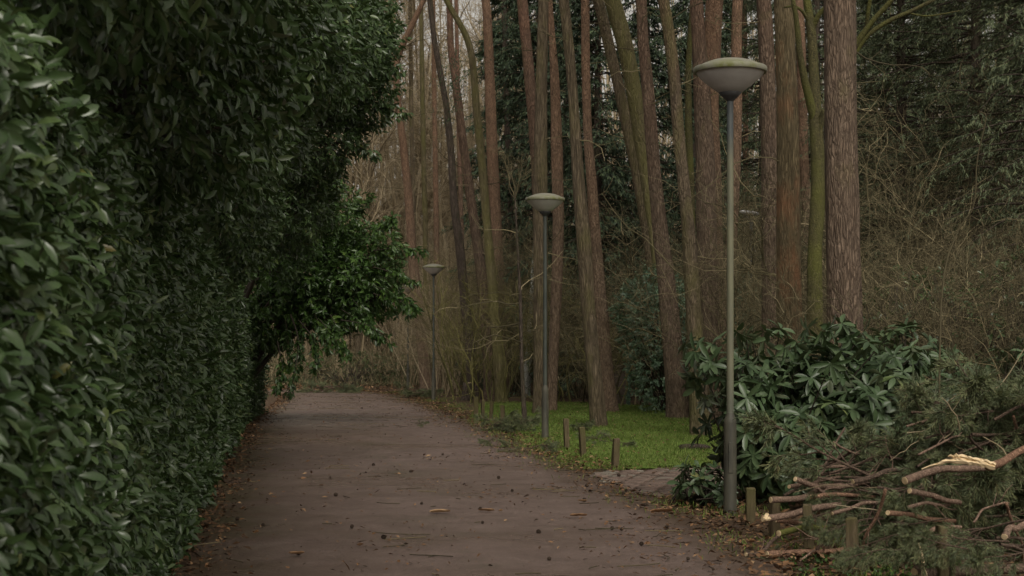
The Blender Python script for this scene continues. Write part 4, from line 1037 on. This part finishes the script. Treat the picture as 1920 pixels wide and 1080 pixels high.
# ------------------------------------------------------------------ wooden posts
POSTS = [(1407, 985, 915, 18, 'wooden post between the nearest lamp foot and the branch pile'), (1452, 1012, 931, 18, 'wooden post at the left end of the branch pile'), (1517, 1038, 946, 18, 'wooden post among the cut branch ends, mostly buried'),
         (1598, 1072, 971, 21, 'tallest looking wooden post in front of the branch pile'), (1766, 1112, 985, 20, 'wooden post sunk deep in the pine boughs'),
         (1063, 846, 785, 9, 'narrow wooden post on the lawn edge next to the second lamp'), (1093, 858, 801, 11, 'middle of the three wooden posts on the lawn edge'), (1153, 881, 822, 12, 'wooden post at the lawn corner by the brick driveway'),
         (893, 783, 744, 8, 'old post at the lane end of the far row of four'), (905, 787, 750, 6, 'second old post of the far row, thinner'), (920, 791, 752, 6, 'third old post of the far row, leaning on the grass edge'), (943, 793, 760, 7, 'last old post of the far row by the small brush heap')]
for px, by, ty, wd, lb in POSTS:
    Y = ground_y(by); p = at(px, by, Y); h = (by - ty) * Y / F; r = wd * Y / F / 2
    mb = MB(); boxm(mb, (-r, -r, -.1), (r, r, h), .0035, .008)
    t = thing('wooden_post', lb, 'post', (p[0], Y, 0), rng.normal(0, .3), 'wooden marker posts along the verge')
    o = mb.build('shaft', M['post'], t, smooth=False); t.rotation_euler = (rng.normal(0, .025), rng.normal(0, .03), t.rotation_euler[2])
for c_ in [o for o in C.objects if o.name.startswith('shaft')]:
    pass

# thin sapling on the lawn, the brick pillar and the stump
t, b_ = tree('young_tree', 'thin dark young tree on the lawn edge by the small brush heap', [(968, 420), (976, 560), (978, 680), (985, 800)], 34.3, [4, 6, 7, 10], 'dark_bark', 'bare', stubs=3, top=5.0, sides=12)
Y = 48; p = at(1158, 760, Y)
t = thing('gate_pillar', 'low old brick pillar left of the tall rounded bush', 'pillar', (p[0], Y, 0))
mb = MB(); boxm(mb, (-.24, -.24, 0), (.24, .24, 1.12), .002, .01); mb.build('shaft', M['pillar'], t, smooth=False)
mb = MB(); boxm(mb, (-.28, -.28, 1.122), (.28, .28, 1.2), .002, .015); mb.build('coping', M['metal_grey'] if False else M['pillar'], t, smooth=False)
p = at(1178, 762, 47)
t = thing('fence_post', 'narrow green post beside the brick pillar', 'post', (p[0], 47, 0)); mb = MB(); boxm(mb, (-.06, -.06, -.1), (.06, .06, 1.25), .002, .01); mb.build('shaft', M['gate_green'], t, smooth=False)
p = at(874, 751, 52.7)
t = thing('tree_stump', 'dark sawn stump with pale cut top behind the far posts', 'stump', (p[0], 52.7, 0))
mb = MB(); tubes(mb, np.array([[0, 0, -.1], [0, 0, .1], [.02, 0, .35], [.05, 0, .58]]), np.array([.24, .17, .14, .15]), 14, caps=True, rough=.1); mb.build('trunk', M['dark_bark'], t)
mb = MB(); lathe(mb, [(.001, .592), (.12, .59), (.13, .58)], 14, (.05, 0, 0)); mb.build('cut_face', M['wood_pale'], t)

# ------------------------------------------------------------------ cut pine boughs: the pile on the verge
def bough_mesh(L, nb, needle=.085):
    st = MB(); nd = MB()
    main = grow(np.zeros((1, 3)), np.array([[1, 0, .12]]), L, 9, .09, -.015); tubes(st, main, np.linspace(.016, .005, 9), 6)
    a, d, tt = kids(main, nb, .2, 1, (.45, .95)); d[:, 2] = d[:, 2] * .6 - .12
    p2 = grow(a, d, L * .5 * (1.15 - tt) * rng.uniform(.6, 1.1, len(a)), 6, .14, -.06); tubes(st, p2, np.linspace(.007, .003, 6), 4)
    a3, d3, t3 = kids(p2, 5, .35, 1, (.4, .9)); d3[:, 2] -= .15
    p3 = grow(a3, d3, rng.uniform(.1, .24, len(a3)), 4, .14, -.05); tubes(st, p3, np.linspace(.004, .0025, 4), 3)
    # needles brush forward round every twig end
    def brush(p, per, f0):
        n_, k_, _ = p.shape; m = n_ * per
        idx = np.repeat(np.arange(n_), per); u = rng.uniform(f0, 1, m) * (k_ - 1); i_ = np.minimum(u.astype(int), k_ - 2); f = (u - i_)[:, None]
        A_, B_ = p[idx, i_], p[idx, i_ + 1]; T = norm(B_ - A_); q = norm(np.cross(T, rng.normal(0, 1, (m, 3))))
        g = rng.uniform(.35, 1.0, m)[:, None]; D = T * np.cos(g) + q * np.sin(g) + np.array([0, 0, -.12])
        tn = rng.random(n_)[idx] * .7 + rng.random(m) * .3
        leaves(nd, A_ + (B_ - A_) * f, D, rng.normal(0, 1, (m, 3)), needle * rng.uniform(.6, 1.15, m), .0068, fold=.1, curl=.12, rnd=tn)
    brush(p3, 34, .05); brush(p2, 46, .45); brush(main, 60, .7)
    return st.mesh('bough_stem', M['branch_dark']), nd.mesh('needles', M['pine_cut'])


BO = [bough_mesh(1.3, 12), bough_mesh(1.1, 11), bough_mesh(1.5, 13)]


def bough(label, loc, rot, scale=1.0, grp='cut pine boughs in the pile'):
    st, nd = BO[rng.integers(3)]
    t = thing('pine_bough', label, 'pine branch', loc, 0, grp, scale); t.rotation_euler = rot
    link('stem', st, t); link('needles', nd, t)
    return t


def pile_h(x, y):
    """height of the heap of branches over the verge"""
    u = np.clip((x - 2.15) / 2.0, 0, 1); hx = .25 + 1.0 * u ** .9
    v = np.clip((y - 10.3) / 2.6, 0, 1) * np.clip((16.2 - y) / 1.6, 0, 1)
    return hx * (.25 + .75 * v)


k = 0
while k < 230:
    y = rng.uniform(10.9, 15.4); x = rng.uniform(2.2, 2.4 + .22 * y); u = 960 + x * F / y
    if u < 1575 or u < 1900 - (y - 10.9) * 130: continue
    h = pile_h(x, y); lv = rng.random() ** .5; z = h * lv
    if u < 1680 and z > .6: continue
    if y < 12.5 and (z > .34 or u < 1640): continue
    hd = rng.choice([0, math.pi]) * 0 + rng.normal(0, 1.1)
    bough('cut green pine bough with long needles heaped on the verge', (x - .3 * math.cos(hd), y - .35 * math.sin(hd), max(z - .02, .05)), (rng.normal(0, .5), rng.normal(.08, .22), hd), rng.uniform(.6, 1.0))
    k += 1

for px, py, Y, s_ in ((1490, 1022, 12.25, .3), (1545, 972, 12.75, .28), (1580, 990, 12.6, .3), (1625, 985, 12.3, .4), (1600, 950, 13.0, .4),
                      (1775, 1045, 10.2, .4), (1840, 1030, 10.3, .5), (1870, 990, 10.4, .5), (1895, 1045, 10.3, .5), (1810, 1005, 10.6, .45), (1690, 1010, 11.3, .4), (1740, 985, 11.2, .4), (1650, 1045, 11.1, .3)):
    p = at(px, py, Y); bough('cut green pine bough with long needles heaped on the verge', (p[0] + .35 * s_, p[1], max(p[2], .06) + .05), (rng.normal(0, .4), rng.normal(.2, .15), math.pi + rng.normal(0, .6)), s_)
LOGS = [  # pixel path, distance, thickness in pixels, bark, label
    ([(1445, 936), (1502, 933), (1536, 919), (1580, 910)], 13.2, 11, 'branch_bark', 'cut red brown branch end jutting left above the pale snapped one', 0),
    ([(1431, 970), (1470, 964), (1508, 956), (1576, 944)], 12.7, 12, 'branch_bark', 'branch with a pale torn end pointing left at the pile edge', 1),
    ([(1456, 978), (1505, 977), (1540, 979)], 12.9, 7, 'branch_red', 'short thin red branch under the pale torn one', 0),
    ([(1460, 998), (1491, 990), (1549, 990), (1580, 993)], 12.5, 11, 'branch_moss', 'green mossy branch lying low at the pile edge', 0),
    ([(1399, 1041), (1430, 1031), (1462, 1008)], 12.4, 8, 'branch_dark', 'dark grey stick slanting to the ground at the verge', 0),
    ([(1438, 1043), (1502, 1037), (1590, 1030), (1640, 1026)], 12.3, 13, 'branch_red', 'long red brown log lying lowest on the verge', 0),
    ([(1500, 1053), (1528, 1035), (1538, 1020), (1529, 1009)], 12.0, 4, 'branch_bark', 'pale hooked twig curling up from the verge', 0),
    ([(1491, 897), (1530, 910), (1591, 913), (1658, 898)], 13.2, 9, 'branch_bark', 'forked brown branch lying across the top of the log ends', 0),
    ([(1480, 913), (1500, 908), (1530, 904), (1575, 893)], 13.4, 7, 'branch_bark', 'straight stick tucked behind the forked brown branch', 0),
    ([(1530, 912), (1545, 925), (1556, 935)], 13.1, 6, 'branch_bark', 'short stick slanting down from the forked branch', 0),
    ([(1508, 902), (1545, 875), (1574, 874), (1602, 880)], 13.5, 6, 'branch_bark', 'bent branch rising over the log ends', 0),
    ([(1470, 931), (1513, 902), (1547, 868), (1563, 836), (1585, 806)], 13.6, 5, 'branch_dark', 'thin dark branch sweeping up in front of the rhododendron', 0),
    ([(1563, 830), (1590, 843), (1612, 855)], 13.6, 4, 'branch_bark', 'thin twig crossing in front of the rhododendron', 0),
    ([(1660, 918), (1648, 958), (1622, 1004), (1613, 1040)], 11.7, 6, 'branch_red', 'leaning bare stick beside the tallest looking post', 0),
    ([(1697, 902), (1734, 888), (1785, 876), (1845, 876)], 11.6, 14, 'branch_bark', 'thick sawn branch lying under the splintered bough', 0),
    ([(1853, 876), (1880, 868), (1922, 841), (1990, 800)], 11.5, 14, 'branch_red', 'broken orange bough with long pale splinters', 2),
    ([(1706, 921), (1747, 929), (1800, 940)], 11.6, 10, 'branch_bark', 'stub of branch just below the thick sawn one', 0),
    ([(1665, 962), (1690, 964), (1730, 968), (1790, 975)], 11.6, 9, 'branch_red', 'orange stub pointing left in the middle of the boughs', 0),
    ([(1703, 952), (1738, 943), (1780, 945)], 11.6, 6, 'branch_bark', 'thin grey stick above the orange stub', 0),
    ([(1716, 1076), (1731, 1055), (1760, 1030), (1785, 1008)], 10.7, 14, 'branch_bark', 'torn thick branch slanting up at the front of the pile', 3),
    ([(1734, 1079), (1797, 1068), (1917, 1062), (2000, 1060)], 10.6, 18, 'branch_dark', 'heavy dark log lying along the front of the pile', 0),
    ([(1812, 752), (1860, 752), (1935, 757)], 14.2, 4, 'branch_red', 'long thin red branch along the top of the pile', 0),
    ([(1886, 942), (1900, 985), (1925, 1036)], 11.2, 5, 'branch_red', 'thin red stick hanging down at the picture edge', 0),
    ([(1882, 1003), (1908, 986), (1950, 960)], 11.0, 12, 'branch_bark', 'stout brown branch end near the hanging red stick', 0),
    ([(1824, 975), (1850, 955), (1880, 942), (1890, 940)], 11.1, 4, 'branch_bark', 'curved bare twig in front of the dark boughs', 0),
    ([(1600, 905), (1640, 890), (1690, 880)], 12.9, 9, 'branch_dark', 'dark branch running into the boughs behind the leaning stick', 0),
    ([(1560, 960), (1620, 945), (1670, 940)], 12.6, 7, 'branch_bark', 'brown branch half covered by needles', 0),
    ([(1520, 935), (1560, 925), (1640, 930)], 13.0, 8, 'branch_red', 'red brown branch wedged between the log ends', 0),
    ([(1700, 800), (1745, 785), (1790, 778), (1840, 800)], 13.4, 4, 'branch_bark', 'arched bare twig over the upper boughs', 0),
    ([(1720, 850), (1770, 825), (1800, 815)], 12.7, 4, 'branch_bark', 'fine branched twig left of the pale splinters', 0),
    ([(1900, 780), (1905, 800), (1925, 812)], 12.8, 5, 'branch_red', 'hooked red twig at the upper picture edge', 0),
    ([(1735, 1005), (1765, 990), (1800, 985)], 10.9, 8, 'branch_bark', 'short grey branch above the torn thick one', 0),
]
for pts, Y, th_, mt, lb, sp in LOGS:
    p = resample([at(a, b, Y + .12 * i) for i, (a, b) in enumerate(pts)], 16); p[:, 2] = np.maximum(p[:, 2], .02 + th_ * Y / F / 2)
    p += (vnoise(np.stack([np.linspace(0, 5, 16) + Y * 7, np.arange(3)[:, None] * 9 + np.zeros(16), np.zeros((3, 16))], -1) if False else np.column_stack([np.linspace(0, 4, 16), np.full(16, Y * 7), np.zeros(16)]))[:, None] - .5) * np.array([0, .05, .03])
    r = th_ * Y / F / 2 * 1.15; base = p[0].copy()
    t = thing('fallen_branch', lb, 'branch', base, 0, 'bare cut branches in the pile')
    mb = MB(); tubes(mb, p, r * np.linspace(1.0, .8, 16) , 11, caps=True, rough=.08, rfreq=(2, 5)); mb.build('bark', M[mt], t, origin=base)
    if mt != 'wood_pale' and th_ > 6 and sp != 2:
        d = norm(p[0] - p[1]); mb = MB(); tubes(mb, np.array([p[0] - d * .002, p[0] + d * .004]), r * .88, 11, caps=True); mb.build('cut_face', M['wood_pale'], t, origin=base, smooth=False)
    if sp == 1:
        d = norm(p[0] - p[2])
        for j_ in range(5):
            s0 = p[1] + rng.normal(0, r * .35, 3); e = p[0] + d * rng.uniform(-.02, .05) + rng.normal(0, r * .5, 3)
            mb = MB(); tubes(mb, np.array([s0, (s0 + e) / 2 + np.array([0, -r * .5, r * .25]), e]), np.array([r * .7, r * .6, r * .12]), 6, caps=True); mb.build('splinter', M['wood_pale'], t, origin=base, smooth=False)
    if sp == 2:
        for top, bot in (([(1728, 878), (1760, 866), (1782, 860), (1810, 860), (1835, 864), (1866, 869)], [(1728, 880), (1762, 871), (1785, 868), (1815, 871), (1840, 875), (1866, 882)]),
                         ([(1777, 855), (1790, 852), (1806, 852), (1822, 857), (1845, 861), (1868, 867)], [(1778, 857), (1792, 859), (1806, 861), (1825, 865), (1845, 869), (1866, 874)])):
            m_ = 22; ta, ba = resample(top, m_), resample(bot, m_); ta[:, 1] += rng.normal(0, .9, m_); ba[:, 1] += rng.normal(0, 1.1, m_)
            for kk, off in ((0, 0.0),):
                Vt = np.array([[at(*ta[i_], 11.40 + .02 * math.sin(i_)), at(*((ta[i_] + ba[i_]) / 2), 11.385), at(*ba[i_], 11.40), at(*ba[i_], 11.425), at(*ta[i_], 11.43)] for i_ in range(m_)])
            ii = np.arange(m_ - 1)[:, None] * 5; jj = np.arange(5)[None]; j2 = (jj + 1) % 5
            mb = MB(); mb.add(Vt, quads=np.stack([ii + jj, ii + j2, ii + 5 + j2, ii + 5 + jj], -1).reshape(-1, 4)); mb.build('splinter', M['wood_pale'], t, origin=base, smooth=False)
    if sp == 3:
        for q in ([(1731, 1055), (1728, 1035), (1722, 1018)], [(1760, 1052), (1768, 1040), (1772, 1028)]):
            pp = resample([at(a, b, 10.6) for a, b in q], 6); mb = MB(); tubes(mb, pp, np.linspace(.012, .003, 6), 5, caps=True); mb.build('splinter', M['wood_pale'], t, origin=base, smooth=False)
    if th_ <= 6 or rng.random() < .5:      # side twigs
        m = 4; a, d, _ = kids(p[None], m, .3, 1, (.4, 1.0)); b = grow(a, d, rng.uniform(.1, .35, m), 5, .2, 0)
        for q in b:
            mb = MB(); tubes(mb, q, np.linspace(.005, .002, 5), 4); mb.build('side_twig', M['branch_bark'], t, origin=base)
# loose twigs worked into the heap
mb = MB(); N = 60
y = rng.uniform(10.6, 14.2, N); x = rng.uniform(2.9, 2.7 + .2 * y, N); z = pile_h(x, y) * rng.uniform(.3, 1.1, N) + .05
b = grow(np.column_stack([x, y, z]), np.column_stack([rng.normal(0, 1, N), rng.normal(0, .5, N), rng.normal(.15, .45, N)]), rng.uniform(.2, .8, N), 6, .22, 0)
tubes(mb, b, rng.uniform(.003, .007, N)[:, None] * np.linspace(1, .5, 6), 4); tag(mb.build('brushwood_twigs', M['twig_brown']), kind='stuff')

# smaller heaps of green pine twigs lying along the lane and on the lawn
for px, py, n_, s_, lb in ((940, 812, 9, .55, 'pine twig in the small brush heap at the lane side of the lawn'), (975, 808, 5, .5, 'pine twig in the small brush heap at the lane side of the lawn'), (1010, 850, 4, .4, 'pine twig lying on the verge below the second lamp'),
                           (1150, 838, 3, .4, 'pine twig lying on the lawn behind the corner post'), (1082, 812, 3, .4, 'pine twig lying on the lawn by the leaning ridged trunk'), (610, 738, 7, .95, 'green pine branch lying across the far lane bend'), (640, 737, 4, .8, 'green pine branch lying across the far lane bend'),
                           (778, 746, 7, .8, 'green pine branch in the heap at the foot of the third lamp'), (793, 806, 1, .3, 'single tiny pine tuft dropped in the middle of the lane'), (960, 838, 3, .35, 'pine twig lying on the lane verge by the brush heap')):
    Y = ground_y(py)
    for _ in range(n_):
        p = at(px + rng.normal(0, 10), py, Y + rng.normal(0, .3)); hd = rng.random() * 6.28
        bough(lb, (p[0] - .3 * s_ * math.cos(hd), p[1] - .3 * s_ * math.sin(hd), .05 + rng.random() * .22 * s_), (rng.normal(0, .3), rng.normal(-.05, .15), hd), s_, 'small pine twigs off the pile' if len(lb) else None)
p = at(944, 802, 33.2)
t = thing('fallen_branch', 'stub with a bright cut end sticking out of the small brush heap', 'branch', (p[0], 33.2, p[2]))
mb = MB(); tubes(mb, np.array([[0, 0, 0], [.1, .3, -.03], [.3, .7, -.1]]), .035, 8, caps=True); mb.build('bark', M['branch_bark'], t)
mb = MB(); tubes(mb, np.array([[0, 0, 0], [-.002, -.006, .0006]]) + np.array([0, -.001, 0]), .03, 8, caps=True); mb.build('cut_face', M['wood_pale'], t, smooth=False)
p = at(1302, 847, 25.6)
t = thing('log', 'flat dark piece of old wood lying on the lawn', 'log', (p[0], 25.6, .07)); mb = MB(); tubes(mb, resample([(-.24, 0, 0), (0, .03, .015), (.26, 0, .0)], 8), np.array([.035, .05, .05, .045, .05, .045, .04, .02]), 9, caps=True, rough=.2); mb.build('bark', M['dark_bark'], t)

# ------------------------------------------------------------------ litter on the ground
def scatter_litter(n, fn, L=(.03, .09), flat=.35, mat='litter', name='fallen_leaves', z=.03, W=.5):
    P = fn(n); P = P[~inside(P, drive) | (rng.random(len(P)) < .07)]; k = len(P); D = np.column_stack([rng.normal(0, 1, (k, 2)), rng.normal(0, .15, k)])
    Nn = np.array([0, 0, 1.]) + rng.normal(0, flat, (k, 3)); ll = rng.uniform(*L, k)
    mb = MB(); leaves(mb, np.column_stack([P, np.full(k, z) + rng.random(k) * .012]), D, Nn, ll, ll * W, fold=.3, curl=-.2)
    return tag(mb.build(name, M[mat]), kind='stuff')


def on_lane(n):
    y = 9 + (66 - 9) * rng.random(n) ** 1.3; s_ = rng.random(n); s_ = np.where(rng.random(n) < .45, np.where(rng.random(n) < .35, rng.random(n) * .08, 1 - rng.random(n) ** 1.5 * .22), s_)
    l = hedge_x(y); P = np.column_stack([l + (lane_right(y) - l) * s_, y])
    d_ = vnoise(np.column_stack([P[:, 0] * 1.1, P[:, 1] * .5, P[:, 0] * 0 + 3])) + .35 * vnoise(np.column_stack([P * 4, P[:, 0] * 0]))
    return P[(d_ > .72) | (rng.random(n) < .22)]


def verge(n):
    y = 9 + (70 - 9) * rng.random(n) ** 1.2; w_ = rng.normal(0, .32, n) + .12
    return np.column_stack([lane_right(y) + w_, y])


def far_floor(n): return np.column_stack([rng.uniform(-22, 26, n), rng.uniform(62, 90, n)])
def left_edge(n):
    y = rng.uniform(9, 62, n); return np.column_stack([hedge_x(y) + np.abs(rng.normal(0, .22, n)) - .1, y])


def right_floor(n):
    y = rng.uniform(11, 20, n); return np.column_stack([rng.uniform(1.9, 6.5, n), y])


scatter_litter(13000, on_lane, (.014, .055), z=.042)
scatter_litter(800, on_lane, (.05, .11), z=.044, name='larger_leaves', W=.4)
scatter_litter(1500, lambda n: (lambda P: P[inside(P, lawn)])(lawn.min(0) + rng.random((n * 2, 2)) * (lawn.max(0) - lawn.min(0))), (.02, .07), z=.06, name='lawn_litter')
scatter_litter(9000, verge, (.02, .09), z=.03)
scatter_litter(14000, far_floor, (.07, .18), z=.05, name='leaf_litter')
scatter_litter(3500, left_edge, (.02, .08), z=.035, name='hedge_litter')
scatter_litter(2500, right_floor, (.03, .1), z=.02, name='verge_litter')
# low weeds on the verge in front of the pile
mb = MB(); N = 260; x = rng.uniform(2.05, 3.4, N); y = rng.uniform(10.6, 12.6, N)
shoots(mb, np.column_stack([x, y, np.full(N, .01)]), np.tile([0, 0, 1.], (N, 1)) + rng.normal(0, .3, (N, 3)), 4, .05, .028, (.6, 1.3), .03, .1); tag(mb.build('weeds', M['laurel_far']), kind='stuff')
# sparse dull grass on the verges
P = verge(14000); P[:, 0] += np.abs(rng.normal(0, .35, len(P))); k = len(P); k_ = (vnoise(np.column_stack([P * 1.3, np.zeros(k)])) > .52) & ~inside(P, drive); P = P[k_]; k = len(P)
mb = MB(); leaves(mb, np.column_stack([P, np.full(k, .012)]), np.column_stack([rng.normal(0, .5, (k, 2)), np.ones(k)]), rng.normal(0, 1, (k, 3)), rng.uniform(.03, .09, k), .008, curl=.3)
tag(mb.build('verge_grass', M['grass']), kind='stuff')
# twigs on the lane
mb = MB(); P = on_lane(700); k = len(P); a = rng.random(k) * 6.28
b = grow(np.column_stack([P, np.full(k, .046)]), np.column_stack([np.cos(a), np.sin(a) * .6, np.zeros(k)]), rng.uniform(.05, .4, k), 5, .15, 0); b[..., 2] = .046 + rng.random((k, 1)) * .006
tubes(mb, b, .004, 4); tag(mb.build('lane_twigs', M['twig_dark']), kind='stuff')

# pine cones on the lane
mb = MB()
lathe(mb, [(.001, -.024), (.010, -.021), (.017, -.010), (.016, .004), (.011, .016), (.004, .024), (.001, .026)], 12)
m = 46; th = np.arange(m) * 2.4; zc = np.linspace(-.02, .02, m); rr = .016 * np.sqrt(np.clip(1 - (zc / .028) ** 2, .05, 1))
leaves(mb, np.column_stack([rr * np.cos(th), rr * np.sin(th), zc]), np.column_stack([np.cos(th), np.sin(th), np.full(m, .6)]), np.column_stack([-np.cos(th), -np.sin(th), np.full(m, 1.)]), .014, .013)
cone_me = mb.mesh('pine_cone', M['cone'])
CON = [(630, 938), (560, 1052), (493, 997), (540, 1000), (620, 905), (790, 955), (900, 965), (930, 996), (905, 992), (1095, 948), (1100, 920), (1140, 958), (1160, 900), (1174, 930), (1167, 936), (1190, 955), (1210, 958), (1147, 1003), (1165, 1005), (1313, 995), (1203, 1033), (1250, 1000),
       (700, 880), (742, 910), (770, 893), (655, 850), (830, 860), (860, 905), (720, 1020), (850, 1045), (1010, 1010), (1060, 985), (960, 930), (880, 830), (760, 790), (690, 812), (1030, 1062), (480, 1040), (445, 985), (590, 862), (935, 905), (1230, 1052), (1290, 1062), (1340, 1030), (660, 1000)]
for k, (px, py) in enumerate(CON[::2] + CON[1:24:4]):
    Y = ground_y(py - 2); p = at(px, py, Y)
    o = link('pine_cone', cone_me, None, (p[0], Y, .05), (rng.normal(1.57, .3), 0, rng.random() * 6.28), [rng.uniform(.5, .9)] * 3)
    tag(o, 'small dark pine cone lying on the lane', 'pine cone', 'pine cones scattered on the lane')
# bark flakes and curled brown leaves that stand out
FL = [(912, 968, .16, 'curled brown bark flake near the middle of the lane'), (825, 971, .2, 'pale orange bark strip left of the curled flake'), (1092, 949, .1, 'bright orange leaf on the lane below the driveway'), (1085, 978, .16, 'pale brown bark flake right of the lane centre'),
      (1240, 970, .22, 'dark bark strip lying before the driveway entrance'), (1240, 945, .09, 'tan leaf at the driveway edge'), (1275, 950, .1, 'cream leaf near the low rhododendron shoots'), (1438, 1057, .1, 'pale tan leaf below the red brown log'), (556, 1051, .12, 'brown bark flake near the bottom of the lane')]
for px, py, s_, lb in FL:
    Y = ground_y(py); p = at(px, py, Y)
    u = np.linspace(0, 1, 7); vv = np.linspace(-1, 1, 5); UU, VV = np.meshgrid(u, vv, indexing='ij')
    wdt = (.3 * np.sin(np.pi * (u * .9 + .05)) ** .5)[:, None] * s_ * .55
    V = np.stack([(UU - .5) * s_, VV * wdt, .012 + VV ** 2 * wdt * .9 + .03 * (UU - .5) ** 2 + rng.normal(0, .002, UU.shape)], -1)
    i = np.arange(6)[:, None] * 5; j = np.arange(4)[None]
    mb = MB(); mb.add(V, quads=np.stack([i + j, i + j + 1, i + 6 + j, i + 5 + j], -1).reshape(-1, 4), rnd=rng.uniform(.75, 1))
    t = thing('bark_flake', lb, 'bark flake', (p[0], Y, .04), rng.normal(0, .5)); mb.build('curl', M['litter'], t)
